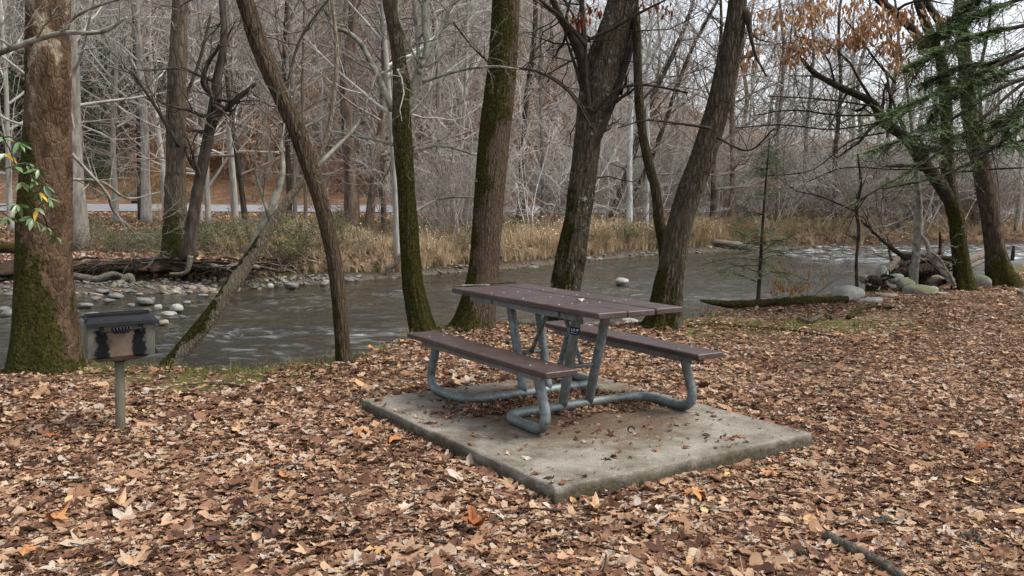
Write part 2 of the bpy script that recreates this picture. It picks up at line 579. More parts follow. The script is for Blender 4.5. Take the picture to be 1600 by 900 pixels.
m = N("ground_litter")
v = m.mapping((1, 1, 1))
lit = m.voro(26, 'F1', v, 'Color')
sp = m.n.new("ShaderNodeSeparateColor"); m.l.new(lit, sp.inputs[0])
lc = m.ramp(sp.outputs[0], [(0.0, (0.04, 0.025, 0.017)), (0.3, (0.10, 0.06, 0.038)), (0.55, (0.18, 0.105, 0.066)), (0.8, (0.27, 0.175, 0.115)), (1.0, (0.34, 0.25, 0.18))])
soil = m.mix(m.ramp(m.noise(30, 5), [(0.35, 0), (0.65, 1)]), (0.03, 0.02, 0.013), (0.075, 0.052, 0.035))
col = m.mix(m.ramp(m.noise(1.6, 4), [(0.42, 0.25), (0.62, 0.9)]), soil, lc)
gr = m.attr("gravel")
gcol = m.ramp(m.voro(16, 'F1', v), [(0.0, (0.14, 0.125, 0.10)), (0.5, (0.075, 0.062, 0.048)), (0.9, (0.025, 0.02, 0.015))])
col = m.mix(gr, col, gcol)
rst = m.math('MULTIPLY', m.ramp(m.math('MULTIPLY', m.sep()[1], 0.005), [(0.26, 0.0), (0.32, 1.0)]), m.ramp(m.noise(0.12, 4, 0.6), [(0.42, 0.25), (0.6, 0.9)]))
col = m.mix(rst, col, m.mix(m.ramp(m.noise(6, 5, 0.7), [(0.35, 0), (0.65, 1)]), (0.10, 0.05, 0.028), (0.30, 0.165, 0.09)))
ms = m.math('MULTIPLY', m.attr("moss"), m.ramp(m.noise(9, 5, 0.65), [(0.42, 0.0), (0.58, 1.0)]))
col = m.mix(ms, col, m.mix(m.ramp(m.noise(60, 3), [(0.3, 0), (0.7, 1)]), (0.03, 0.04, 0.008), (0.11, 0.13, 0.03)))
wet = m.attr("wet")
col = m.mix(wet, col, (0.022, 0.016, 0.011))
hb = m.math('ADD', m.voro(26, 'F1', v), m.noise(60, 3))
MAT_GROUND = m.done(col, 0.9, m.bump(hb, 0.6, 0.03), spec=0.03)

ground = gm.obj("ground", MAT_GROUND)
tag(ground, "leaf covered ground of both river banks and wooded hill", None, None, 'structure')
fx, fy = GX.ravel(), GY.ravel()
fwv, fbv, nlv = far_water(fx), far_bank(fx), near_lip(fx)
grav = sst(-0.6, 0.3, fy - fwv) * sst(0.5, -0.1, fy - fbv)
d1 = nlv - fy
moss = np.clip(np.exp(-((d1 - 0.3) / 0.45) ** 2) * 0.9 + 1.0 * np.exp(-(((fx - 3.7) / 1.2) ** 2 + ((fy - 10.6) / 0.45) ** 2)) + 0.9 * np.exp(-(((fx + 2.6) / 1.6) ** 2 + ((fy - 6.9) / 0.8) ** 2)) + 0.8 * np.exp(-(((fx - 2.0) / 0.9) ** 2 + ((fy - 10.2) / 0.6) ** 2)), 0, 1) * (fy < 20)
wetv = np.clip(sst(0.05, -0.25, d1) * (fy < fwv), 0, 1) + np.clip(sst(0.9, 0.1, fy - fbv) * sst(-0.2, 0.1, fy - fbv), 0, 1) * 0.75
for nm, val in (("gravel", grav), ("moss", moss), ("wet", np.clip(wetv, 0, 1))):
    a = ground.data.attributes.new(nm, 'FLOAT', 'POINT')
    a.data.foreach_set("value", val.astype(np.float32))

# ------------------------------------------------------------------ road beyond the far bank
mb = MB()
xs = np.linspace(-110, 130, 161)
lat = np.linspace(-3.2, 3.2, 5)
RX = np.broadcast_to(xs[:, None], (161, 5)); RY = road_y(xs)[:, None] + lat[None, :]
mb.add(np.stack([RX, RY, height(RX, RY) + 0.05], -1).reshape(-1, 3), np.array([[i * 5 + j, (i + 1) * 5 + j, (i + 1) * 5 + j + 1, i * 5 + j + 1] for i in range(160) for j in range(4)]))
road = mb.obj("road", simple("road_asphalt", (0.15, 0.15, 0.16), (0.22, 0.22, 0.23), 2, 0.9))
tag(road, "pale grey road running behind the trees of the far bank", None, None, 'structure')

# ------------------------------------------------------------------ river
wr = np.concatenate([np.arange(5.5, 16, 0.035), np.arange(16, 30, 0.09), np.arange(30, 60, 0.3), np.arange(60, 160, 3)])
wc = np.linspace(-1, 1, 421)
WX = wc[None, :] * (5.5 + 0.72 * wr)[:, None] + 0.10 * np.maximum(wr - 20, 0)[:, None]
WY = np.broadcast_to(wr[:, None], WX.shape)
p = np.stack([WX.ravel(), WY.ravel(), np.zeros(WX.size)], 1)
flow = np.array([0.86, 0.5]); cr = np.array([-0.5, 0.86])
q = np.stack([p[:, :2] @ flow * 1.0, p[:, :2] @ cr * 1.9, 0 * p[:, 0]], 1)
wn1 = fbm(q * 1.15 + 0.35 * vnoise(q * 0.7, 5)[:, None], 41, 3)
wn2 = fbm(q * 2.6 + 0.8 * vnoise(q * 0.9, 6)[:, None], 43, 4, 0.55)
wn2 = 1 - np.abs(wn2) * 2
calm = 1 - 0.8 * np.exp(-(((p[:, 0] - 8) / 5.5) ** 2 + ((p[:, 1] - 26) / 8.5) ** 2))      # the still brown pool on the right
calm = calm * (1 - 0.75 * np.exp(-((far_water(p[:, 0]) - p[:, 1]) / 2.6) ** 2)) * (0.45 + 0.75 * sst(-0.3, 0.35, vnoise(q * 0.28, 15)))
rap = sst(29.5, 32, p[:, 1] - 0.15 * (p[:, 0] - 14)) * sst(9.5, 12, p[:, 0])
rap2 = np.exp(-(((p[:, 0] + 2.1) / 0.55) ** 2 + ((p[:, 1] - 13.2) / 0.5) ** 2)) * 0.8 + 0.6 * np.exp(-(((p[:, 0] - 1.0) / 2.4) ** 2 + ((p[:, 1] - 13.6) / 1.2) ** 2))
wz = WATER_Z + 0.055 * wn1 * calm + 0.080 * wn2 * calm * (0.6 + 0.7 * vnoise(q * 0.35, 8)) + rap * (0.05 + 0.10 * wn1 + 0.03 * wn2) + rap2 * 0.02 * wn2
wnr, wnc = WX.shape
ii = (np.arange(wnr - 1)[:, None] * wnc + np.arange(wnc - 1)[None, :]).ravel()
river = MB().add(np.stack([p[:, 0], p[:, 1], wz], 1), np.stack([ii, ii + 1, ii + wnc + 1, ii + wnc], 1))
m = N("river_water")
rv = m.mapping((1, 1.7, 1), (0, 0, R(-30)))
foam = m.math('MULTIPLY', m.attr("foam"), m.ramp(m.noise(2.2, 6, 0.7, m.mapping((0.45, 1.6, 1), (0, 0, R(-12)))), [(0.48, 0.0), (0.66, 0.8)]))
wcol = m.mix(m.ramp(m.noise(0.45, 3), [(0.35, 0), (0.65, 1)]), (0.015, 0.012, 0.006), (0.028, 0.022, 0.010))
wcol = m.mix(foam, wcol, (0.62, 0.66, 0.68))
rip = m.math('ADD', m.noise(9, 4, 0.6, rv, 0.5), m.math('MULTIPLY', m.noise(26, 3, 0.6, rv), 0.35))
m.done(wcol, m.math('ADD', 0.05, m.math('MULTIPLY', foam, 0.5)), m.bump(rip, 0.5, 0.06), spec=0.5)
m.b.inputs['IOR'].default_value = 1.33
river = river.obj("river", m.m)
tag(river, "brown rippled river flowing between the two banks", None, None, 'structure')
a = river.data.attributes.new("foam", 'FLOAT', 'POINT')
a.data.foreach_set("value", np.clip(rap * 0.75 + rap2 * 0.6 * sst(0.3, 0.6, wn2) + 0.25 * sst(0.72, 0.9, wn2) * calm, 0, 1).astype(np.float32))

# ------------------------------------------------------------------ concrete pad
TX, TY, TYAW = 0.316, 6.2203, -1.0015
_tc, _ts = math.cos(TYAW), math.sin(TYAW)
def tw(V):                              # table coordinates (along, across, up) to world
    V = np.asarray(V, float).reshape(-1, 3)
    return np.stack([TX + _tc * V[:, 0] - _ts * V[:, 1], TY + _ts * V[:, 0] + _tc * V[:, 1], V[:, 2]], 1)

SA, SB, SCX, SCY, SYAW = 1.184, 1.001, 0.3587, -0.1267, 0.0159
na_, nb_ = 90, 76
ua, ub = np.linspace(-1, 1, na_), np.linspace(-1, 1, nb_)
mb = MB()
# top sheet rolled over a worn rounded edge, then the four sides down into the soil
prof = [(-0.014, 0.0), (-0.006, -0.0025), (-0.0015, -0.007), (0.0, -0.016), (0.003, -0.075), (0.004, -0.13), (0.004, -0.22)]
per = [(a, -1) for a in ua[:-1]] + [(1, b) for b in ub[:-1]] + [(a, 1) for a in ua[::-1][:-1]] + [(-1, b) for b in ub[::-1][:-1]]
per = np.array(per)
def pad_world(a, b, z):
    c, s = math.cos(SYAW), math.sin(SYAW)
    return tw(np.stack([SCX + c * a - s * b, SCY + s * a + c * b, z], 1))
rings = []
for (o, z) in prof:
    a = per[:, 0] * (SA + o); b = per[:, 1] * (SB + o)
    w = pad_world(a, b, np.full(len(a), z))
    nn = fbm(w * 9, 3, 4)
    out = nrm(np.stack([per[:, 0] * (np.abs(per[:, 0]) > 0.999), per[:, 1] * (np.abs(per[:, 1]) > 0.999), 0 * a], 1))
    wo = tw(out) - tw(np.zeros((1, 3)))
    k = 0.010 if z < -0.001 else 0.003
    rings.append(w + wo * (nn * k)[:, None] + np.array([0, 0, 1]) * (fbm(w * 14, 8, 3) * (0.004 if -0.05 < z < 0 else 0.0))[:, None])
n_ = len(per)
V = np.concatenate(rings)
Q = []
for r_ in range(len(prof) - 1):
    for j in range(n_):
        k = (j + 1) % n_
        Q.append([r_ * n_ + j, (r_ + 1) * n_ + j, (r_ + 1) * n_ + k, r_ * n_ + k])
mb.add(V, Q)
# top surface: grid that shares the first ring's outline
AA, BB = np.meshgrid(ua * (SA - 0.014), ub * (SB - 0.014), indexing='ij')
w = pad_world(AA.ravel(), BB.ravel(), np.zeros(AA.size))
edge = (np.maximum(np.abs(AA.ravel()) / (SA - 0.014), np.abs(BB.ravel()) / (SB - 0.014)) > 0.999)
w[:, 2] += np.where(edge, 0.0, 0.0025 * fbm(w * 5, 17, 4))
mb.add(w, [[i * nb_ + j, (i + 1) * nb_ + j, (i + 1) * nb_ + j + 1, i * nb_ + j + 1] for i in range(na_ - 1) for j in range(nb_ - 1)])
m = N("concrete")
agg = m.noise(160, 3, 0.7)
col = m.ramp(agg, [(0.3, (0.125, 0.114, 0.092)), (0.5, (0.235, 0.216, 0.178)), (0.68, (0.40, 0.375, 0.315))])
col = m.mix(m.ramp(m.noise(2.6, 7, 0.72), [(0.40, 0.0), (0.62, 0.85)]), col, (0.095, 0.078, 0.057))
sx, sy, sz = m.sep()
# earth trodden in around the table
dx = m.math('MULTIPLY', m.math('SUBTRACT', sx, TX + 0.12), 1.15); dy = m.math('SUBTRACT', sy, TY - 0.18)
rr = m.math('SQRT', m.math('ADD', m.math('MULTIPLY', dx, dx), m.math('MULTIPLY', dy, dy)))
dirt = m.math('ADD', m.math('SUBTRACT', 1.2, rr), m.math('MULTIPLY', m.math('SUBTRACT', m.noise(5, 6, 0.7), 0.5), 2.4))
col = m.mix(m.ramp(dirt, [(0.05, 0.0), (0.65, 0.92)]), col, m.mix(m.ramp(m.noise(45, 4), [(0.35, 0), (0.65, 1)]), (0.075, 0.048, 0.03), (0.14, 0.095, 0.064)))
col = m.mix(m.ramp(m.voro(42, 'F1'), [(0.05, 0.75), (0.14, 0.0)]), col, (0.50, 0.47, 0.4))
low = m.ramp(sz, [(0.0, 0.0), (0.5, 0.0)])
ml = m.math('ADD', m.math('MULTIPLY', m.math('ADD', sz, 0.012), -16.0), m.math('MULTIPLY', m.math('SUBTRACT', m.noise(7, 5, 0.65), 0.5), 1.6))
col = m.mix(m.ramp(ml, [(0.0, 0.0), (0.55, 0.85)]), col, m.mix(m.ramp(m.noise(50, 4), [(0.35, 0), (0.65, 1)]), (0.028, 0.024, 0.014), (0.088, 0.074, 0.045)))
hb = m.math('ADD', agg, m.math('MULTIPLY', m.noise(20, 4), 0.8))
pad = mb.obj("concrete_pad", m.done(col, 0.92, m.bump(hb, 0.7, 0.012), spec=0.06))
tag(pad, "square weathered concrete pad under the picnic table", "concrete pad")

# ------------------------------------------------------------------ picnic table
m = N("brown_plank")
v = m.mapping((1, 14, 14), (0, 0, -TYAW))
v2 = m.n.new("ShaderNodeMapping"); m.l.new(m.tc.outputs['Object'], v2.inputs[0]); v2.inputs['Rotation'].default_value = (0, 0, -TYAW)
v3 = m.n.new("ShaderNodeMapping"); m.l.new(v2.outputs[0], v3.inputs[0]); v3.inputs['Scale'].default_value = (1.5, 30, 30)
gn = m.noise(3, 5, 0.65, v3.outputs[0])
col = m.mix(m.ramp(gn, [(0.3, 0), (0.7, 1)]), (0.021, 0.011, 0.009), (0.062, 0.036, 0.031))
ag = m.noise(6, 5, 0.7)
col = m.mix(m.ramp(ag, [(0.5, 0.0), (0.75, 0.45)]), col, (0.11, 0.085, 0.085))
col = m.mix(m.ramp(m.voro(38, 'F1'), [(0.04, 0.5), (0.08, 0.0)]), col, (0.28, 0.27, 0.25))
rg = m.ramp(m.noise(11, 5, 0.7), [(0.3, 0.33), (0.7, 0.55)])
MAT_PLANK = m.done(col, rg, m.bump(m.math('ADD', gn, m.math('MULTIPLY', m.noise(70, 3), 0.5)), 0.3, 0.004), spec=0.5)

m = N("galvanised_pipe")
zn = m.noise(30, 4, 0.65)
col = m.mix(m.ramp(zn, [(0.36, 0), (0.64, 1)]), (0.095, 0.115, 0.118), (0.20, 0.228, 0.232))
gd = m.ramp(m.noise(4.5, 5, 0.7), [(0.45, 0.0), (0.7, 0.8)])
col = m.mix(gd, col, (0.075, 0.072, 0.05))
MAT_PIPE = m.done(col, m.ramp(zn, [(0.3, 0.42), (0.7, 0.6)]), m.bump(m.noise(60, 3), 0.15, 0.004), 0.35, 0.4)
MAT_BOLT = simple("zinc_bolt", (0.22, 0.21, 0.21), (0.32, 0.31, 0.31), 30, 0.5, 0.1, 80, 0.7)

table = thing("picnic_table", "brown plank picnic table with bent galvanised pipe legs and attached benches", "picnic table", (TX, TY, 0))
TL, TWD, TZ, BO, BWD, BZ = 1.845, 0.693, 0.7655, 0.610, 0.238, 0.440
def tobj(name, shapes, mat, parent=table, smooth=True):
    b = MB()
    for sh in shapes:
        b.add(tw(sh[0]), *sh[1:])
    return b.obj(name, mat, parent, smooth)

def plank(name, b0, b1, z0, z1, L):
    """board with eased edges, cut into slices so that it can sag and bow a little"""
    e = 0.006
    pr = [(b0 + e, z0), (b1 - e, z0), (b1, z0 + e), (b1, z1 - e), (b1 - e, z1), (b0 + e, z1), (b0, z1 - e), (b0, z0 + e)]
    sl = np.concatenate([[-L / 2, -L / 2 + e], np.linspace(-L / 2 + 0.05, L / 2 - 0.05, 12), [L / 2 - e, L / 2]])
    V, Q, T = [], [], []
    for k, a in enumerate(sl):
        sh = e * 0.8 if k in (0, len(sl) - 1) else 0
        for (b, z) in pr:
            V.append((a, b + (sh if b < (b0 + b1) / 2 else -sh), z + (sh if z < (z0 + z1) / 2 else -sh)))
    for k in range(len(sl) - 1):
        for j in range(8):
            jj = (j + 1) % 8
            Q.append([k * 8 + j, (k + 1) * 8 + j, (k + 1) * 8 + jj, k * 8 + jj])
    nend = (len(sl) - 1) * 8
    for j in range(1, 7):
        T.append([0, j, j + 1]); T.append([nend, nend + j + 1, nend + j])
    o = tobj(name, [(np.array(V), Q, T)], MAT_PLANK, table, False)
    return o

def bolt(parent, a, b, z):
    th = np.arange(8) / 8 * 2 * np.pi
    ring = lambda r, zz: np.stack([a + r * np.cos(th), b + r * np.sin(th), np.full(8, zz)], 1)
    V = np.concatenate([ring(0.0070, z - 0.001), ring(0.0065, z + 0.002), ring(0.004, z + 0.003), [[a, b, z + 0.0034]]])
    Q = [[r * 8 + j, r * 8 + (j + 1) % 8, (r + 1) * 8 + (j + 1) % 8, (r + 1) * 8 + j] for r in range(2) for j in range(8)]
    T = [[16 + j, 16 + (j + 1) % 8, 24] for j in range(8)]
    tobj("bolt", [(V, Q, T)], MAT_BOLT, parent)

pw = TWD / 3
for k in range(3):
    b0 = -TWD / 2 + k * pw + 0.003
    dz = (0.0, -0.002, 0.0015)[k]
    pl = plank("tabletop_plank", b0, b0 + pw - 0.006, TZ - 0.038 + dz, TZ + dz, TL + (0, -0.004, 0.003)[k])
    for a in (-0.425, 0.0, 0.425):
        for d in (0.06, pw - 0.066):
            bolt(pl, a, b0 + d, TZ + dz)
for g in (-1, 1):
    pl = plank("bench_plank", g * BO - BWD / 2, g * BO + BWD / 2, BZ - 0.038, BZ, TL)
    for a in (-0.67, 0.67):
        for d in (-0.06, 0.06):
            bolt(pl, a, g * BO + d, BZ)

PR = 0.033
for e in (-1, 1):
    pts = []
    for g in (-1, 1):
        half = [(0.670, BO, BZ - 0.04), (0.685, BO, 0.33), (0.728, BO, 0.22), (0.755, BO, 0.14), (0.742, BO, 0.078), (0.69, BO, PR + 0.008), (0.61, BO, PR), (0.42, BO - 0.003, PR), (0.32, BO - 0.03, PR), (0.265, BO - 0.09, PR), (0.248, BO - 0.18, PR), (0.245, BO - 0.30, PR)]
        half = [(e * a, g * b, z) for a, b, z in half]
        pts += half if g == -1 else half[::-1]
    path = spline(pts, 150)
    tobj("bent_pipe_leg", [tube(path, PR, 14)], MAT_PIPE)
    for g in (-1, 1):
        up = spline([(e * 0.245, g * 0.112, PR), (e * 0.325, g * 0.117, 0.34), (e * 0.425, g * 0.126, TZ - 0.043)], 14)
        tobj("upright", [tube(up, PR, 14)], MAT_PIPE)
    # cross bar between the two uprights and the brace from it up to the middle of the top
    tobj("cross_bar", [tube([(e * 0.320, -0.12, 0.32), (e * 0.320, 0.12, 0.32)], 0.016, 8)], MAT_PIPE)
    tobj("brace", [tube(spline([(e * 0.312, 0.0, 0.322), (e * 0.24, 0.0, 0.43), (e * 0.05, 0.0, TZ - 0.045)], 10), 0.016, 8)], MAT_PIPE)
    tobj("cross_channel", [box((e * 0.425 - 0.028, -0.31, TZ - 0.075), (e * 0.425 + 0.028, 0.31, TZ - 0.0405), 0.003)], MAT_PIPE, table, False)
for g in (-1, 1):
    tobj("top_rail", [box((-0.72, g * 0.29 - 0.004, TZ - 0.085), (0.62, g * 0.29 + 0.004, TZ - 0.0405), 0.001), box((-0.72, g * 0.29 + (0.0045 if g < 0 else -0.0445), TZ - 0.046), (0.62, g * 0.29 + (0.0445 if g < 0 else -0.0045), TZ - 0.0405), 0.001)], MAT_PIPE, table, False)
    tobj("bench_rail", [box((-0.80, g * BO - 0.06, BZ - 0.085), (0.80, g * BO - 0.052, BZ - 0.0395), 0.001), box((-0.80, g * BO + 0.052, BZ - 0.085), (0.80, g * BO + 0.06, BZ - 0.0395), 0.001)], MAT_PIPE, table, False)
    for e in (-1, 1):
        tobj("bracket", [box((e * 0.67 - 0.045, g * BO - 0.05, BZ - 0.047), (e * 0.67 + 0.045, g * BO + 0.05, BZ - 0.0395), 0.002)], MAT_PIPE, table, False)

# dark blue sticker wrapped round the nearest upright, with its white lettering
def upright_frame(t):
    path = spline([(0.245, -0.112, PR), (0.325, -0.117, 0.34), (0.425, -0.126, TZ - 0.043)], 41)
    i = int(t * 40)
    ax = nrm(path[i + 1] - path[i])
    return path[i], ax
c0, ax = upright_frame(0.80)
view = nrm((np.array([0, 0, CAMH]) - tw(c0)[0]))
vl = np.array([_tc * view[0] + _ts * view[1], -_ts * view[0] + _tc * view[1], view[2]])
nv = nrm(vl - ax * np.dot(vl, ax)); sd_ = np.cross(ax, nv)
def stick(u, w, r=PR + 0.0012):          # u around (m), w along (m)
    th = np.asarray(u) / PR
    return c0 + ax * np.asarray(w)[:, None] + r * (nv * np.cos(th)[:, None] + sd_ * np.sin(th)[:, None])
uu, ww = np.meshgrid(np.linspace(-0.045, 0.045, 17), np.array([-0.028, 0.028]), indexing='ij')
st = tobj("sticker", [(stick(uu.ravel(), ww.ravel()), [[i * 2, i * 2 + 2, i * 2 + 3, i * 2 + 1] for i in range(16)], None)], simple("sticker_blue", (0.012, 0.018, 0.06), (0.016, 0.025, 0.08), 20, 0.4, 0.0))
MAT_WHITE = simple("sticker_white", (0.6, 0.62, 0.66), (0.7, 0.72, 0.75), 20, 0.5, 0.0)
def letters(txt, size, u0, w0):
    cu = bpy.data.curves.new("lettering", 'FONT'); cu.body = txt; cu.size = size
    to = bpy.data.objects.new("lettering", cu); COL.objects.link(to)
    dg = bpy.context.evaluated_depsgraph_get()
    me = bpy.data.meshes.new_from_object(to.evaluated_get(dg))
    COL.objects.unlink(to); bpy.data.objects.remove(to)
    co = np.array([v.co[:] for v in me.vertices])
    fs = [list(p_.vertices) for p_ in me.polygons]
    V = tw(stick(co[:, 0] + u0, co[:, 1] + w0, PR + 0.0022))
    m2 = bpy.data.meshes.new("lettering"); m2.from_pydata([tuple(v_) for v_ in V], [], fs); m2.materials.append(MAT_WHITE)
    bpy.data.meshes.remove(me)
    return link("lettering", m2, st)
letters("US", 0.026, -0.027, 0.0)
for k, (u0, u1, w0) in enumerate(((0.008, 0.027, 0.012), (0.008, 0.022, 0.004), (-0.026, 0.02, -0.014))):
    us = np.linspace(u0, u1, 5)
    V = np.concatenate([stick(us, np.full(5, w0), PR + 0.0022), stick(us, np.full(5, w0 + (0.004 if k < 2 else 0.0025)), PR + 0.0022)])
    tobj("printed_line", [(V, [[i, i + 1, i + 6, i + 5] for i in range(4)], None)], MAT_WHITE, st)

# ------------------------------------------------------------------ charcoal grill on its post
GXY = (-2.575, 5.70)
gzr = gz(*GXY)
grill = thing("charcoal_grill", "sooty steel park grill on a single post near the river", "grill", (*GXY, gzr))
GA = R(29)
def gw(V, tilt=R(1.2)):
    V = np.asarray(V, float).reshape(-1, 3)
    x, z = V[:, 0] * math.cos(tilt) - (V[:, 2] - 0.42) * math.sin(tilt) * -1, V[:, 2] + V[:, 0] * math.sin(tilt)
    return np.stack([GXY[0] + math.cos(GA) * x - math.sin(GA) * V[:, 1], GXY[1] + math.sin(GA) * x + math.cos(GA) * V[:, 1], gzr + z], 1)
def gobj(name, shapes, mat, parent=grill, smooth=False):
    b = MB()
    for sh in shapes: b.add(gw(sh[0]), *sh[1:])
    return b.obj(name, mat, parent, smooth)
# steel: grey paint burnt to tan in the middle, soot in two patches
m = N("grill_steel")
ox, oy, oz = m.sep()
u = m.math('MULTIPLY', m.math('SUBTRACT', ox, GXY[0] + 0.15 * math.sin(GA)), 1.0 / math.cos(GA))
w_ = m.math('SUBTRACT', oz, gzr + 0.633)
au = m.math('ABSOLUTE', u)
nn = m.math('SUBTRACT', m.noise(17, 5, 0.7), 0.5)
base = m.mix(m.ramp(m.noise(6, 5, 0.65, m.mapping((1, 1, 0.5))), [(0.35, 0), (0.65, 1)]), (0.060, 0.058, 0.048), (0.135, 0.128, 0.105))
tan = m.ramp(m.math('ADD', au, m.math('MULTIPLY', nn, 0.09)), [(0.075, 1.0), (0.10, 0.0)])
base = m.mix(tan, base, m.mix(m.ramp(m.noise(8, 4), [(0.3, 0), (0.7, 1)]), (0.085, 0.058, 0.040), (0.145, 0.11, 0.082)))
band = m.math('MULTIPLY', m.ramp(m.math('ADD', au, m.math('MULTIPLY', nn, 0.10)), [(0.066, 0.0), (0.078, 1.0)]), m.ramp(m.math('ADD', au, m.math('MULTIPLY', nn, 0.12)), [(0.140, 1.0), (0.156, 0.0)]))
band = m.math('MULTIPLY', band, m.ramp(m.math('ADD', w_, m.math('MULTIPLY', nn, 0.15)), [(-0.10 + 0.2, 1.0), (0.2, 1.0)]))
vert = m.math('MULTIPLY', m.math('GREATER_THAN', w_, -0.115), m.math('LESS_THAN', w_, 0.07))
base = m.mix(m.math('MULTIPLY', band, vert), base, (0.006, 0.006, 0.007))
rust = m.ramp(m.math('ADD', m.math('MULTIPLY', w_, -3.0), m.math('MULTIPLY', m.noise(9, 5, 0.7), 0.6)), [(0.62, 0.0), (0.8, 0.75)])
base = m.mix(rust, base, (0.06, 0.035, 0.02))
MAT_GRILL = m.done(base, 0.65, m.bump(m.noise(70, 4), 0.25, 0.004), 0.15, 0.12)
MAT_SOOT = simple("grill_black", (0.005, 0.005, 0.006), (0.012, 0.013, 0.016), 14, 0.55, 0.3, 60, 0.0, (1, 1, 1), 0.18)
MAT_POST = simple("grill_post", (0.11, 0.10, 0.07), (0.19, 0.175, 0.13), 9, 0.7, 0.3, 50, 0.2, (1, 1, 0.3))
z0, z1 = 0.508, 0.755
hw, dp = 0.198, 0.15
gobj("post", [tube([(0, 0, -0.25), (0, 0, 0.2), (0.0, 0, z0 - 0.005)], 0.031, 16)], MAT_POST, smooth=True)
gobj("post_collar", [tube([(0, 0, z0 - 0.035), (0, 0, z0 - 0.004)], 0.043, 16)], MAT_SOOT, smooth=True)
# tapering pan under the box
def hexa(x0, x1, y0, y1, za, X0, X1, Y0, Y1, zb):
    V = [(x0, y0, za), (x1, y0, za), (x1, y1, za), (x0, y1, za), (X0, Y0, zb), (X1, Y0, zb), (X1, Y1, zb), (X0, Y1, zb)]
    return np.array(V), [[3, 2, 1, 0], [4, 5, 6, 7], [0, 1, 5, 4], [1, 2, 6, 5], [2, 3, 7, 6], [3, 0, 4, 7]], None
gobj("firebox_floor", [hexa(-0.135, 0.125, -0.12, 0.12, z0 - 0.012, -hw + 0.012, hw - 0.012, -dp + 0.004, dp - 0.004, z0 + 0.03)], MAT_GRILL)
gobj("front_plate", [box((-hw, -dp, z0 + 0.022), (hw, -dp + 0.006, z1 - 0.012), 0.0015)], MAT_GRILL)
gobj("back_plate", [box((-hw, dp - 0.006, z0 + 0.022), (hw, dp, z1 + 0.03), 0.0015)], MAT_SOOT)
for sg in (-1, 1):
    gobj("side_plate", [hexa(sg * hw - 0.003, sg * hw + 0.003, -dp + 0.0062, dp - 0.0062, z0 + 0.022, sg * hw - 0.003, sg * hw + 0.003, -dp + 0.0062, dp - 0.0062, z1)], MAT_GRILL)
# black top plate with turned-down rim, standing a little proud at the right
lip = [(-dp - 0.022, z1 - 0.022), (-dp - 0.019, z1 - 0.004), (-dp - 0.004, z1 + 0.006), (0.06, z1 + 0.006), (0.062, z1 + 0.011), (-dp - 0.006, z1 + 0.011), (-dp - 0.024, z1 - 0.001), (-dp - 0.027, z1 - 0.022)]
V, Q = [], []
xsl = [-hw - 0.006, hw - 0.02, hw + 0.012, hw + 0.028]
for k, x in enumerate(xsl):
    for (y, z) in lip: V.append((x, y, z - (0, 0, 0.008, 0.022)[k]))
for k in range(3):
    for j in range(8):
        jj = (j + 1) % 8
        Q.append([k * 8 + j, (k + 1) * 8 + j, (k + 1) * 8 + jj, k * 8 + jj])
top = gobj("top_plate", [(np.array(V), Q, [[0, j, j + 1] for j in range(1, 7)] + [[24, 24 + j + 1, 24 + j] for j in range(1, 7)])], MAT_SOOT)
gobj("rim", [box((-hw - 0.004, 0.066, z1 + 0.004), (hw - 0.03, 0.080, z1 + 0.030), 0.002), box((-hw - 0.005, -0.15, z1 + 0.011), (-hw + 0.004, 0.0655, z1 + 0.030), 0.002)], MAT_SOOT, top)
for x in (-0.15, -0.08, 0.06):
    gobj("grate_rod", [tube([(x, 0.085, z1 + 0.012), (x, dp - 0.008, z1 + 0.012)], 0.006, 8)], MAT_SOOT, smooth=True)
# handle: a rod held off the front with a coil grip
hz, hy = z1 - 0.055, -dp - 0.038
hd = gobj("handle", [tube(spline([(-0.118, -dp - 0.002, hz - 0.004), (-0.115, hy, hz), (0.0, hy, hz + 0.002), (0.105, hy, hz + 0.006), (0.108, -dp - 0.002, hz + 0.004)], 40), 0.007, 8)], MAT_SOOT, smooth=True)
ang = np.linspace(0, 2 * np.pi * 5.5, 110)
gobj("coil_grip", [tube(np.stack([-0.056 + 0.105 * ang / ang[-1], hy + 0.016 * np.cos(ang), hz + 0.003 + 0.016 * np.sin(ang)], 1), 0.0065, 7)], MAT_SOOT, hd, True)
for sg in (-1, 1):
    gobj("support_tab", [box((sg * 0.115 - 0.012, -dp - 0.012, hz - 0.02), (sg * 0.115 + 0.012, -dp - 0.0005, hz + 0.03), 0.002)], MAT_SOOT)
gobj("side_bracket", [hexa(hw + 0.0035, hw + 0.030, -0.10, -0.092, z0 + 0.012, hw + 0.0035, hw + 0.008, -0.10, -0.092, z0 + 0.06)], MAT_SOOT)

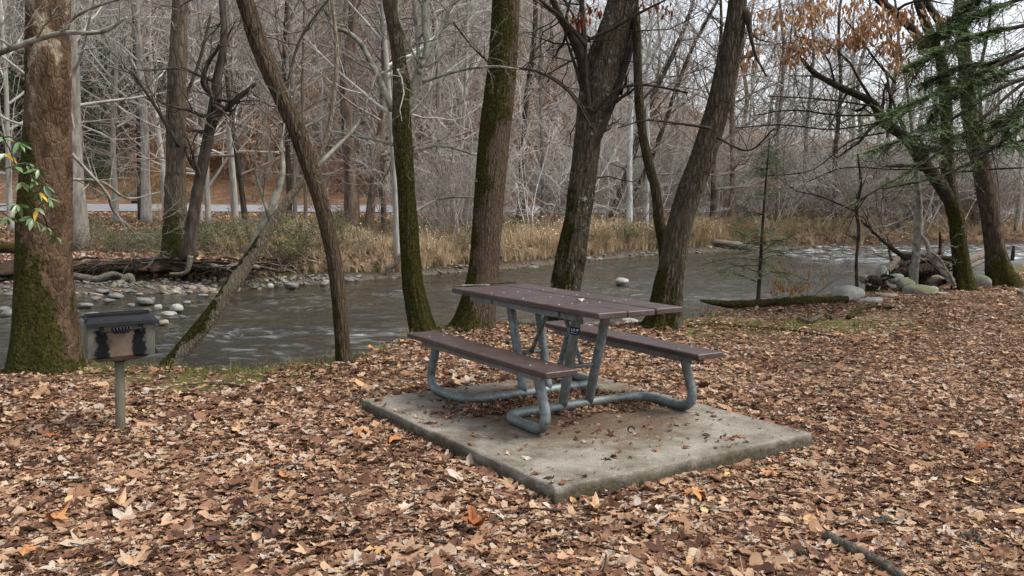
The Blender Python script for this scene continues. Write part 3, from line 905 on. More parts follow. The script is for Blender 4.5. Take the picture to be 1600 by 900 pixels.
# ------------------------------------------------------------------ foreground trees
def trunk_mesh(mb, pts, flare=0.35, nroot=5, lump=0.07, seed=1, sides=30, step=0.035, ridge=0.03):
    """trunk from rows x, y, z, radius with root flare, lumps and shallow bark ridges"""
    pts = np.asarray(pts, float)
    L = np.linalg.norm(np.diff(pts[:, :3], axis=0), axis=1).sum()
    low = max(24, int(min(L, 7) / step))
    s = spline(pts, int(low * (L / min(L, 7)) ** 0.5))
    n = len(s)
    V, Q, T = tube(s[:, :3], s[:, 3], sides)
    body = V[:n * sides].reshape(n, sides, 3)
    ctr = s[:, None, :3]
    d = body - ctr
    r = np.linalg.norm(d, axis=2)
    u = d / r[..., None]
    h = np.concatenate([[0], np.cumsum(np.linalg.norm(np.diff(s[:, :3], axis=0), axis=1))])[:, None]
    th = np.arctan2(u[..., 1], u[..., 0])
    r0 = s[0, 3]
    fl = flare * np.exp(-h / (2.2 * r0)) * (0.75 + 0.55 * np.cos(nroot * th + seed + 0.6 * np.sin(2 * th + seed)))
    q = np.concatenate([u, body[..., 2:3]], 2)
    pn = np.stack([u[..., 0] * 1.6, u[..., 1] * 1.6, h * 1.4 + 0 * th], -1).reshape(-1, 3)
    lm = fbm(pn + seed * 5.1, seed, 3).reshape(n, sides)
    kf = max(4.0, s[0, 3] * 42)
    wv_ = 0.5 * vnoise(np.stack([u[..., 0] * 2, u[..., 1] * 2, h * 3 + 0 * th], -1).reshape(-1, 3), seed + 2)[:, None]
    pr = np.stack([u[..., 0] * kf, u[..., 1] * kf, h * 3.2 + 0 * th], -1).reshape(-1, 3)
    rg = fbm(pr + seed + wv_, seed + 5, 2).reshape(n, sides)
    rg = np.clip(np.abs(rg) * 3.2, 0, 1) - 0.6
    rr = r * (1 + fl + lump * lm + ridge * rg)
    V[:n * sides] = (ctr + u * rr[..., None]).reshape(-1, 3)
    mb.add(V, Q, T)
    return s

def px_path(rows, Y, dY=0.0):
    """picture rows (x, y, width) to x, y, z, radius; dY leans the trunk in depth per metre of height"""
    out = []
    z0 = P(rows[0][0], rows[0][1], Y)[2]
    for r_ in rows:
        p_ = P(r_[0], r_[1], Y)
        yy = Y + dY * (p_[2] - z0)
        p_ = P(r_[0], r_[1], yy)
        out.append((*p_, M(r_[2], yy) / 2))
    return np.array(out)

def tree(name, label, rows, Y, mat, dY=0.0, seed=1, flare=0.35, limbs=(), twigs=0, group=None, cat="tree", twig_mat=None, sides=30, sink=0.25, nroot=5, lump=0.07, ridge=0.11, top_crown=True):
    """tree with a modelled trunk and limbs; limbs are (rows, depth shift, side twigs, twig length)"""
    rng = np.random.default_rng(seed)
    pts = px_path(rows, Y, dY)
    base = pts[0].copy()
    base[2] = min(base[2], gz(base[0], base[1])) - sink
    base[3] *= 1.02
    pts = np.concatenate([[base], pts])
    t = thing(name, label, cat, (pts[1][0], pts[1][1], gz(pts[1][0], pts[1][1])), group)
    b = MB()
    s = trunk_mesh(b, pts, flare, nroot, lump, seed, sides, ridge=ridge)
    b.obj("trunk", mat, t)
    for (lr, dy, ntw, tl) in limbs:
        lp = px_path(lr, Y + dy[0])
        yy = np.linspace(Y + dy[0], Y + dy[1], len(lr))
        lp = np.array([(*P(r_[0], r_[1], y_), M(r_[2], y_) / 2) for r_, y_ in zip(lr, yy)])
        sp_ = spline(lp, max(10, len(lr) * 7))
        lb = MB()
        wv = fbm(sp_[:, :3] * 5, seed, 2)
        lb.add(*tube(sp_[:, :3], sp_[:, 3] * (1 + 0.12 * wv), 9))
        for _ in range(ntw):
            i = rng.integers(len(sp_) // 5, len(sp_) - 1)
            d_ = nrm(sp_[i + 1, :3] - sp_[i, :3])
            nd = nrm(d_ * 0.5 + rng.normal(0, 0.75, 3) + np.array([0, 0, 0.15]))
            branch(lb, rng, sp_[i, :3], nd, tl * rng.uniform(0.5, 1.3), max(sp_[i, 3] * 0.45, 0.004), 1, 5, 0.24, 0.04, (4, 4, 3), rmin=0.0016)
        lb.obj("limb", twig_mat or mat, t)
    if twigs:
        lb = MB()
        for _ in range(twigs):
            i = int(rng.uniform(0.25, 0.8) * (len(s) - 2))
            d_ = nrm(rng.normal(0, 1, 3) * np.array([1, 0.8, 0.5]) + np.array([0, 0, 0.35]))
            branch(lb, rng, s[i, :3], d_, rng.uniform(0.7, 1.9), rng.uniform(0.006, 0.016), 1, 6, 0.24, 0.05, (4, 5, 3), rmin=0.0018)
        lb.obj("twigs", twig_mat or mat, t)["kind"] = "stuff"
    if top_crown:
        lb = MB()
        e = s[-1]
        for k in range(7):
            d_ = nrm(np.array([math.cos(k * 2.4), math.sin(k * 2.4), 0.9]))
            branch(lb, rng, s[-1 - 3 * (k % 4), :3], d_, 3.2, e[3] * 0.6, 0, 6, 0.2, 0.06, (6, 4))
        lb.obj("crown", twig_mat or mat, t)
    return t, s

B_DARK = dict(dark=(0.020, 0.014, 0.009), light=(0.115, 0.082, 0.055))
MAT_T1 = bark("bark_sycamore", (0.030, 0.019, 0.012), (0.150, 0.100, 0.066), moss=0.66, mdir=(-1.0, -0.15, 0), mtop=1.15, mfade=1.5, ridge=26, stretch=0.45, plate=True, bump=0.9)
MAT_T2 = bark("bark_leaning_pole", (0.12, 0.095, 0.065), (0.42, 0.36, 0.27), moss=0.16, mdir=(-0.5, -0.2, 0.8), mtop=1.2, mfade=2.0, ridge=34, stretch=0.3, rot=(0, R(-38), 0), lichen=0.5)
MAT_T3 = bark("bark_ridged_brown", (0.020, 0.014, 0.009), (0.19, 0.14, 0.094), moss=0.15, ridge=30, stretch=0.2, bump=1.0)
MAT_T4 = bark("bark_mossy", (0.028, 0.021, 0.012), (0.17, 0.135, 0.09), moss=0.70, mdir=(0.5, -0.5, 0), mtop=1.6, mfade=2.0, lichen=0.5, ridge=24)
MAT_T5 = bark("bark_fine_ridged", (0.045, 0.031, 0.022), (0.205, 0.150, 0.108), moss=0.62, mdir=(-1.2, 0.1, 0), mtop=0.4, mfade=0.5, ridge=46, stretch=0.22, mup=1.7, bump=0.8)
MAT_T6 = bark("bark_knotty_dark", (0.027, 0.021, 0.014), (0.215, 0.175, 0.125), moss=0.48, mdir=(-0.7, -0.2, 0), mtop=0.5, mfade=3, lichen=0.9, ridge=28, bump=1.0)
MAT_T8 = bark("bark_deep_furrowed", (0.022, 0.017, 0.012), (0.205, 0.168, 0.118), moss=0.46, mdir=(-0.8, -0.1, 0), mtop=0.25, mfade=1.0, ridge=28, stretch=0.2, bump=1.0)
MAT_R1 = bark("bark_mossy_right", (0.020, 0.016, 0.010), (0.135, 0.112, 0.07), moss=0.68, mdir=(-0.6, -0.3, 0.3), mtop=1.0, mfade=2, ridge=24)
MAT_R2 = bark("bark_split_right", (0.022, 0.016, 0.011), (0.165, 0.126, 0.09), moss=0.40, mdir=(-0.4, -0.5, 0), mtop=0.5, mfade=0.6, ridge=18)
MAT_TWIG = simple("twig_dark", (0.016, 0.012, 0.009), (0.055, 0.043, 0.033), 9, 0.9, 0.3)
MAT_TWIG_PALE = simple("twig_pale", (0.16, 0.145, 0.125), (0.36, 0.335, 0.30), 5, 0.9, 0.3)
MAT_LICHEN = simple("twig_lichen", (0.07, 0.062, 0.042), (0.30, 0.295, 0.245), 11, 0.9, 0.4)

tree("sycamore_tree", "thick brown flaking trunk with moss, left of the grill", [(72, 600, 109.7), (71, 580, 100.4), (71, 540, 91.1), (71, 500, 86.5), (70, 420, 80.0), (69, 330, 75.3), (74, 250, 69.8), (76, 150, 65.1), (76, 60, 62.3), (76, 0, 61.4), (76, -150, 57.7), (72, -400, 50.2), (66, -700, 37.2)], 7.72, MAT_T1, seed=3, flare=0.36, nroot=4, lump=0.09, ridge=0.03, sides=84,
     limbs=[([(-40, 100, 10), (20, 75, 9), (90, 53, 8), (160, 50, 6), (198, 27, 3)], (-1.6, -1.9), 5, 0.5), ([(92, 55, 5), (120, 25, 4), (165, 5, 4), (240, -15, 3)], (-1.75, -2.0), 3, 0.4),
            ([(112, 280, 5), (160, 285, 5), (200, 310, 4), (250, 300, 2)], (0.1, 0.9), 6, 0.6), ([(112, 240, 5), (165, 300, 5), (178, 330, 4), (220, 375, 2)], (0.1, 0.7), 6, 0.55)], twig_mat=MAT_LICHEN)
tree("leaning_pole_tree", "thin mossy pole leaning right from the water's edge behind the grill", [(258, 588, 32.9), (275, 560, 26.8), (332, 490, 24.2), (388, 408, 21.6), (418, 362, 17.3), (450, 312, 13.0), (478, 275, 9.5), (508, 220, 7.8), (522, 150, 7.0), (526, 80, 6.0), (520, 10, 5.2), (510, -80, 4.3)], 8.45, MAT_T2, seed=5, flare=0.12, sides=20, sink=0.35, lump=0.12, top_crown=False,
     limbs=[([(385, 412, 17), (412, 350, 14), (432, 305, 11), (442, 265, 8), (440, 215, 6), (455, 150, 4)], (0.05, 0.35), 8, 0.6), ([(470, 285, 7), (520, 235, 6), (560, 190, 4), (590, 110, 3)], (0.0, 0.5), 8, 0.5), ([(425, 355, 6), (400, 270, 4), (402, 215, 3)], (0, -0.3), 5, 0.5)], twig_mat=MAT_LICHEN)
tree("curved_tree", "brown furrowed trunk curving up to the left, knot hole low down", [(541, 582, 29.4), (537, 560, 23.9), (532, 500, 21.2), (526, 433, 22.1), (515, 370, 23.0), (497, 300, 23.9), (482, 255, 25.8), (463, 200, 26.7), (440, 150, 25.8), (417, 100, 26.7), (398, 50, 25.8), (383, 0, 24.8), (345, -100, 23.0), (270, -300, 18.4), (190, -520, 13.8)], 8.2, MAT_T3, seed=8, flare=0.5, sides=72, lump=0.08,
     limbs=[([(445, 150, 5), (470, 60, 4), (520, -10, 3)], (0, 0.4), 5, 0.5)], twig_mat=MAT_TWIG)
tree("slender_mossy_tree", "slender moss coated trunk behind the left bench, forking near its top", [(662, 522, 38), (655, 495, 35), (646, 450, 32), (641, 400, 30), (635, 300, 27), (631, 250, 28), (628, 190, 29), (627, 130, 25), (623, 90, 21), (616, 40, 21), (609, 0, 22), (598, -100, 19), (585, -300, 14)], 10.0, MAT_T4, seed=11, flare=0.4, lump=0.10, sides=72,
     limbs=[([(636, 168, 14), (647, 140, 14), (655, 110, 12), (667, 77, 11), (663, 20, 9), (668, -60, 7)], (0, 0.1), 7, 0.8), ([(657, 105, 8), (684, 55, 7), (706, 8, 5), (735, -60, 4)], (0, 0.3), 7, 0.7), ([(614, 172, 12), (606, 155, 11), (592, 123, 10), (580, 98, 9), (562, 66, 8), (540, 49, 7), (521, 42, 6), (505, 10, 4)], (0, -0.4), 9, 0.7),
            ([(655, 115, 6), (652, 60, 6), (646, 0, 5)], (0, 0.2), 4, 0.6), ([(660, 128, 5), (720, 110, 4), (770, 104, 4), (810, 108, 3)], (0, -0.5), 6, 0.5), ([(620, 228, 5), (590, 219, 5), (545, 213, 4), (510, 222, 2)], (0, 0.4), 6, 0.6), ([(645, 235, 4), (690, 228, 4), (750, 245, 2)], (0, 0.4), 6, 0.6), ([(648, 330, 5), (690, 310, 4), (740, 308, 3)], (0, 0.5), 4, 0.5)], twigs=6, twig_mat=MAT_LICHEN)
tree("thick_ridged_tree", "stout finely ridged trunk with mossy foot and mossy upper half, left behind tabletop", [(736, 532, 73.7), (742, 503, 58.2), (752, 450, 48.5), (757, 410, 45.6), (761, 350, 45.6), (765, 300, 46.6), (774, 200, 47.5), (785, 100, 43.6), (791, 0, 41.7), (797, -150, 38.8), (803, -400, 31.0), (808, -650, 23.3)], 10.1, MAT_T5, seed=14, flare=0.42, nroot=4, lump=0.05, ridge=0.06, sides=96,
     limbs=[([(780, 105, 4), (840, 112, 4), (890, 145, 4), (925, 200, 3)], (-0.3, -0.6), 6, 0.6), ([(770, 103, 4), (740, 75, 3), (708, 35, 3)], (-0.2, -0.4), 4, 0.5)], twig_mat=MAT_TWIG)
tree("burled_tree", "knotty trunk with dark burl behind tabletop, breaking into several limbs", [(882, 512, 50), (883, 450, 44), (892, 400, 44), (902, 340, 40), (908, 300, 40), (915, 250, 38), (921, 200, 40), (930, 150, 46), (945, 100, 46), (961, 50, 46), (974, 0, 44), (992, -100, 40), (1015, -300, 30), (1030, -500, 20)], 10.7, MAT_T6, seed=19, flare=0.2, lump=0.16, ridge=0.12, sides=90,
     limbs=[([(924, 215, 10), (920, 160, 20), (910, 95, 17), (893, 55, 14), (872, 20, 11), (855, -30, 9)], (0, -0.2), 8, 0.8), ([(914, 105, 9), (912, 50, 8), (908, -10, 7)], (-0.1, 0), 4, 0.7), ([(914, 270, 8), (925, 230, 17), (945, 185, 17), (966, 130, 15), (984, 70, 14), (992, 0, 12), (1000, -90, 9)], (-0.12, 0.15), 5, 0.7), ([(922, 175, 8), (915, 120, 7), (915, 60, 5)], (-0.25, -0.25), 3, 0.6),
            ([(915, 70, 7), (880, 30, 6), (850, 5, 5), (820, -20, 4)], (-0.3, -0.6), 7, 0.6), ([(918, 63, 5), (960, 43, 5), (1000, 20, 4), (1040, 0, 3)], (-0.3, -0.6), 5, 0.5), ([(925, 200, 5), (905, 160, 5), (870, 125, 4), (828, 108, 3)], (-0.3, -0.8), 4, 0.5), ([(930, 175, 5), (965, 140, 4), (1010, 133, 4), (1075, 145, 3)], (-0.3, -0.6), 5, 0.5)], twigs=10, twig_mat=MAT_TWIG)
# the burl itself, a swollen part on the right of the trunk
bt = bpy.data.objects["burled_tree"]
for (px, py, w, h) in ((905, 402, 22, 30), (893, 428, 18, 20), (938, 128, 26, 22)):
    c_ = P(px, py, 10.62)
    V, _, T = rock(None, (M(w, 10.6) / 2, M(w, 10.6) / 2, M(h, 10.6) / 2), int(px), 3, 0.5)
    MB().add(V + c_, None, T).obj("burl", MAT_T6, bt)
tree("furrowed_leaning_tree", "big deep furrowed trunk leaning right, beside the right end of tabletop", [(1036, 524, 61.4), (1040, 500, 49.3), (1045, 450, 41.9), (1053, 400, 38.1), (1063, 350, 37.2), (1077, 300, 36.3), (1097, 250, 37.2), (1113, 200, 36.3), (1127, 150, 35.3), (1137, 100, 34.4), (1147, 50, 30.7), (1153, 0, 27.0), (1168, -150, 24.2), (1190, -400, 18.6)], 10.3, MAT_T8, seed=23, flare=0.5, nroot=5, lump=0.07, sides=96,
     limbs=[([(1147, 40, 13), (1160, 18, 14), (1168, 25, 12), (1172, 50, 7), (1180, 85, 4), (1198, 120, 3)], (0, -0.2), 5, 0.5), ([(1110, 200, 5), (1060, 193, 4), (1010, 188, 3), (965, 200, 2)], (-0.2, -0.5), 4, 0.5), ([(1120, 215, 4), (1170, 235, 3), (1210, 200, 3)], (-0.2, -0.3), 4, 0.5)], twigs=3, twig_mat=MAT_TWIG)
tree("thin_companion_tree", "thin upright stem growing close behind the leaning furrowed trunk", [(1046, 505, 22), (1043, 440, 20), (1038, 383, 20), (1030, 343, 18), (1025, 300, 15), (1013, 253, 15), (1003, 200, 14), (998, 150, 14), (996, 100, 13), (994, 33, 13), (990, -20, 12), (985, -200, 9)], 10.62, MAT_R1, seed=27, flare=0.1, sides=18, lump=0.1, limbs=[([(1000, 160, 4), (1035, 120, 3), (1060, 60, 3)], (0, 0.4), 5, 0.5)], twig_mat=MAT_TWIG)
tR1, sR1 = tree("forked_mossy_tree", "dark mossy trunk beside the driftwood, one fork sweeping left with brown leaves", [(1508, 456, 34), (1505, 430, 27), (1500, 390, 24), (1494, 340, 23), (1484, 300, 23), (1481, 260, 18), (1480, 215, 17), (1478, 150, 16), (1470, 95, 15), (1450, 45, 14), (1430, -10, 12), (1400, -120, 9)], 14.0, MAT_R1, seed=31, flare=0.55, lump=0.09, top_crown=False,
     limbs=[([(1488, 318, 22), (1468, 288, 21), (1442, 252, 20), (1415, 215, 18), (1380, 190, 16), (1362, 160, 13), (1310, 135, 10), (1270, 112, 8), (1253, 92, 6)], (0, -0.8), 14, 0.9), ([(1448, 75, 15), (1420, 40, 13), (1385, 10, 12), (1340, -30, 9)], (-0.2, -0.6), 8, 0.8), ([(1478, 60, 13), (1465, 30, 12), (1447, 0, 10), (1430, -60, 8)], (0, 0.3), 4, 0.8), ([(1400, 130, 4.3), (1365, 90, 3.7), (1345, 60, 3.1), (1320, 30, 2.5)], (-0.5, -1.0), 8, 0.7),
            ([(1366, 162, 4.3), (1340, 120, 3.7), (1325, 95, 3.1), (1290, 70, 2.5), (1240, 55, 1.9)], (-0.7, -1.1), 14, 0.8), ([(1370, 180, 3.7), (1310, 180, 3.1), (1240, 172, 2.5), (1180, 180, 1.9)], (-0.6, -1.2), 16, 0.8), ([(1375, 192, 3.1), (1300, 202, 2.5), (1220, 195, 2.5), (1150, 200, 1.9)], (-0.6, -1.4), 16, 0.8), ([(1360, 165, 3.1), (1285, 155, 2.5), (1200, 150, 1.9)], (-0.6, -1.2), 8, 0.7),
            ([(1395, 205, 3.1), (1330, 220, 2.5), (1270, 265, 1.9), (1200, 275, 1.9)], (-0.5, -1.4), 8, 0.6), ([(1475, 262, 3.7), (1400, 265, 2.5), (1320, 262, 1.9), (1260, 285, 1.2)], (-0.2, -0.8), 7, 0.6), ([(1490, 270, 3.1), (1540, 265, 3.1), (1600, 262, 2.5)], (-0.2, -0.8), 4, 0.6), ([(1500, 70, 5.6), (1508, 30, 5.0), (1516, -20, 4.3)], (0.1, 0.2), 5, 0.8)], twig_mat=MAT_TWIG)
tree("split_trunk_tree", "dark trunk with a long split, tapering up left near the right edge", [(1568, 445, 46), (1562, 425, 36), (1556, 395, 29), (1549, 350, 27), (1541, 300, 28), (1535, 265, 26), (1524, 220, 26), (1516, 180, 23), (1508, 100, 19), (1500, 0, 15), (1490, -150, 11)], 14.9, MAT_R2, seed=36, flare=0.6, lump=0.09, limbs=[([(1530, 240, 8), (1560, 200, 7), (1600, 160, 6), (1650, 120, 5)], (0, -0.5), 6, 0.8)], twig_mat=MAT_TWIG, nroot=4)
tree("pale_sapling_tree", "short pale lichen trunk rising through the driftwood pile", [(1427, 440, 14), (1431, 400, 13), (1435, 360, 12), (1436, 320, 10), (1432, 270, 8), (1425, 200, 6), (1415, 120, 4)], 14.3, MAT_LICHEN, seed=38, flare=0.2, sides=14, top_crown=False, twigs=3, twig_mat=MAT_TWIG_PALE)
tree("bare_sapling", "bare thin sapling standing upright beside the large pale boulder", [(1339, 448, 6), (1338, 410, 5), (1342, 360, 5), (1338, 325, 5), (1345, 290, 4), (1340, 240, 3)], 13.5, MAT_TWIG, seed=40, flare=0.1, sides=8, top_crown=False, twigs=2)

# ------------------------------------------------------------------ leaf shapes
def leaf_mesh(name, kind, seed, mat):
    """one dry leaf about 1 unit long: lobed outline, folded and curled"""
    rng = np.random.default_rng(seed)
    n = 20 if kind == 'maple' else 14
    th = np.arange(n) / n * 2 * np.pi
    if kind == 'maple':
        r = 0.36 + 0.16 * np.cos(5 * th) + 0.05 * np.cos(th)
        r = r * (1 + 0.10 * rng.normal(0, 1, n))
        x, y = r * np.cos(th), r * np.sin(th)
    elif kind == 'oak':
        x = 0.5 * np.cos(th); y = (0.22 + 0.07 * np.cos(6 * th)) * np.sin(th) * (1 + 0.15 * rng.normal(0, 1, n))
    elif kind == 'oval':
        x = 0.5 * np.cos(th); y = 0.24 * np.sin(th) * (1 - 0.25 * np.cos(th)) * (1 + 0.06 * rng.normal(0, 1, n))
    else:                       # torn scrap
        r = 0.36 * (1 + 0.33 * rng.normal(0, 1, n)); x, y = r * np.cos(th), 0.7 * r * np.sin(th)
    mid = np.stack([x * 0.55, y * 0.55], 1)
    pts = np.concatenate([[[0, 0]], mid, np.stack([x, y], 1)])
    a = rng.uniform(0, np.pi); ca, sa = math.cos(a), math.sin(a)
    u = pts[:, 0] * ca + pts[:, 1] * sa
    w = -pts[:, 0] * sa + pts[:, 1] * ca
    z = rng.uniform(0.3, 1.5) * u * u * rng.choice([1, 1, -0.6]) + rng.uniform(-0.8, 0.8) * w * w + 0.45 * np.abs(pts[:, 1]) * rng.choice([1, 0.3, -0.7])
    z += 0.06 * rng.normal(0, 1, len(z))
    V = np.stack([pts[:, 0], pts[:, 1], z], 1)
    T = [[0, 1 + j, 1 + (j + 1) % n] for j in range(n)]
    Q = [[1 + j, 1 + n + j, 1 + n + (j + 1) % n, 1 + (j + 1) % n] for j in range(n)]
    b = MB().add(V, Q, T)
    if kind in ('maple', 'oval') and seed % 2:
        st = np.array([[-0.3, 0, z[0]], [-0.5, 0.02, z[0] - 0.02], [-0.8, 0.06, z[0] + 0.05]])
        b.add(*tube(st, 0.010, 3, False))
    me = b.mesh(name)
    me.materials.append(mat)
    return me

LITTER = [(0.0, (0.055, 0.031, 0.022)), (0.13, (0.11, 0.058, 0.038)), (0.28, (0.185, 0.100, 0.063)), (0.42, (0.260, 0.148, 0.088)), (0.55, (0.36, 0.230, 0.143)), (0.68, (0.45, 0.325, 0.21)), (0.79, (0.34, 0.28, 0.225)), (0.90, (0.50, 0.42, 0.35)), (0.95, (0.40, 0.20, 0.09)), (1.0, (0.54, 0.40, 0.22))]
MAT_LEAF = ramp_leaf("dry_leaf", LITTER, trans=0.15)
kinds = ['maple', 'maple', 'oak', 'oval', 'scrap', 'scrap', 'maple', 'oval', 'oak', 'scrap', 'maple', 'oval']
leaf_coll = proto_collection("leaf_shape", [leaf_mesh("leaf_shape", k, 60 + i, MAT_LEAF) for i, k in enumerate(kinds)])
rng = np.random.default_rng(101)

def on_pad(x, y, grow=0.0):
    c, s = _tc, _ts
    a = c * (x - TX) + s * (y - TY); b = -s * (x - TX) + c * (y - TY)
    c2, s2 = math.cos(SYAW), math.sin(SYAW)
    a, b = a - SCX, b - SCY
    a, b = c2 * a + s2 * b, -s2 * a + c2 * b
    return (np.abs(a) < SA + grow) & (np.abs(b) < SB + grow)

def litter(name, x, y, size, lift, tilt, label, bright=0.0):
    n = len(x)
    z = height(x, y) + lift
    rot = np.stack([rng.normal(0, tilt, n), rng.normal(0, tilt, n), rng.uniform(0, 6.28, n)], 1)
    scl = np.stack([size, size * rng.uniform(0.75, 1.15, n), size * rng.uniform(0.25, 0.85, n)], 1)
    t = np.clip(rng.beta(1.25, 1.72, n) * 0.96 + 0.20 * n2(x, y, 1.1, 77, 4) + bright, 0, 1)
    t = np.where(rng.random(n) < 0.03, rng.uniform(0.93, 1.0, n), t)
    return scatter(name, leaf_coll, np.stack([x, y, z], 1), rot, scl, rng.integers(0, len(kinds), n), t, label)

# carpet on the near bank
N0 = 400000
yy = 2.2 + (17.5 - 2.2) * rng.random(N0) ** 1.25
xx = rng.uniform(-1, 1, N0) * (1.2 + 0.66 * yy)
keep = (yy < near_lip(xx) - 0.02 + 0.2 * n2(xx, yy, 2.0, 12, 2)) & ~on_pad(xx, yy, 0.015)
bare = 1 * (n2(xx, yy, 0.7, 55, 3) > 0.30) * (yy > 6.5) * (xx > 1.5)            # trodden patches on the right
mossp = np.exp(-(((xx - 3.7) / 1.2) ** 2 + ((yy - 10.6) / 0.4) ** 2)) + np.exp(-(((xx + 2.7) / 1.5) ** 2 + ((yy - 7.3) / 0.45) ** 2)) + np.exp(-((near_lip(xx) - yy - 0.1) / 0.28) ** 2)
thin = 0.55 * sst(0.12, 0.4, n2(xx, yy, 1.6, 58, 3))
keep &= rng.random(N0) > np.clip(0.45 * bare + 0.75 * mossp + thin, 0, 0.9)
xx, yy = xx[keep], yy[keep]
sz = np.exp(rng.normal(math.log(0.039), 0.48, len(xx)))
sz = np.where(rng.random(len(xx)) < 0.02, rng.uniform(0.10, 0.16, len(xx)), sz)
sz = np.clip(sz, 0.022, 0.18) * np.where(xx > 1.5 + 0.05 * yy, 0.80, 1.0)
litter("leaf_litter", xx, yy, sz, rng.uniform(0.0, 0.028, len(xx)), 0.21, "carpet of brown fallen leaves over the near bank")
# crumbs of leaf and earth lodged on the pad
N1 = 7000
aa, bb = rng.normal(-0.05, 0.30, N1), rng.normal(-0.05, 0.36, N1)
aa[:500] = rng.uniform(-0.9, 1.4, 500); bb[:500] = rng.uniform(-1.0, 0.8, 500)
crumb_d = n2(aa * 3, bb * 3, 1.0, 91, 3)
kp = (crumb_d > 0.03) | (np.arange(N1) < 140)
aa, bb = aa[kp], bb[kp]
ea = np.concatenate([rng.uniform(-1, 1, 90) * SA, rng.choice([-1, 1], 60) * (SA - np.abs(rng.normal(0.04, 0.03, 60)))]) + SCX
eb = np.concatenate([rng.choice([-1, 1], 90) * (SB - np.abs(rng.normal(0.04, 0.03, 90))), rng.uniform(-1, 1, 60) * SB]) + SCY
aa, bb = np.concatenate([aa, ea]), np.concatenate([bb, eb])
w_ = tw(np.stack([aa, bb, 0 * aa], 1))
kp = on_pad(w_[:, 0], w_[:, 1], -0.03)
w_ = w_[kp]; n = len(w_)
s_ = np.exp(rng.normal(math.log(0.026), 0.6, n)); s_ = np.clip(s_, 0.006, 0.07)
scatter("leaf_crumbs", leaf_coll, w_ + np.array([0, 0, 0.006]), np.stack([rng.normal(0, 0.3, n), rng.normal(0, 0.3, n), rng.uniform(0, 6.28, n)], 1), np.stack([s_] * 3, 1), rng.integers(0, len(kinds), n), rng.beta(1.2, 2.0, n) * 0.85, "crumbled brown leaves lodged under the picnic table")
# far bank
N2 = 70000
yy = 14 + 40 * rng.random(N2) ** 1.5
xx = rng.uniform(-1, 1, N2) * (2 + 0.66 * yy)
kp = (yy > far_bank(xx) + 0.15) & (yy < road_y(xx) - 3.5)
xx, yy = xx[kp], yy[kp]
litter("far_leaf_litter", xx, yy, rng.uniform(0.09, 0.20, len(xx)), rng.uniform(0.0, 0.05, len(xx)), 0.35, "brown leaf litter covering the far bank below the road", 0.08)

# single leaves that stand out
def lone_leaf(label, px, py, z, size_px, kind, seed, tint, rz=0.0, group=None, tilt=(0, 0)):
    d = ray(px, py); t_ = (z - CAMH) / d[2]; p_ = np.array([0, 0, CAMH]) + d * t_
    if not on_pad(np.array([p_[0]]), np.array([p_[1]]))[0]:
        p_ = hit(px, py, 0.045) + np.array([0, 0, 0.045])
    mt = lone_mats[tint]
    me = leaf_mesh("fallen_leaf", kind, seed, mt)
    o = link("fallen_leaf", me)
    o.location = Vector(p_ + np.array([0, 0, 0.012]))
    o.scale = (M(size_px, p_[1]),) * 3
    o.rotation_euler = (tilt[0], tilt[1], rz)
    return tag(o, label, "leaf", group)
lone_mats = {k: simple("leaf_" + k, tuple(0.75 * c_ for c_ in v_), v_, 40, 0.65, 0.3, 60) for k, v_ in {"tan": (0.42, 0.27, 0.16), "orange": (0.43, 0.20, 0.08), "rust": (0.25, 0.09, 0.035), "brown": (0.16, 0.085, 0.05), "pale": (0.45, 0.40, 0.33), "purple": (0.10, 0.05, 0.055), "yellow": (0.50, 0.36, 0.14)}.items()}
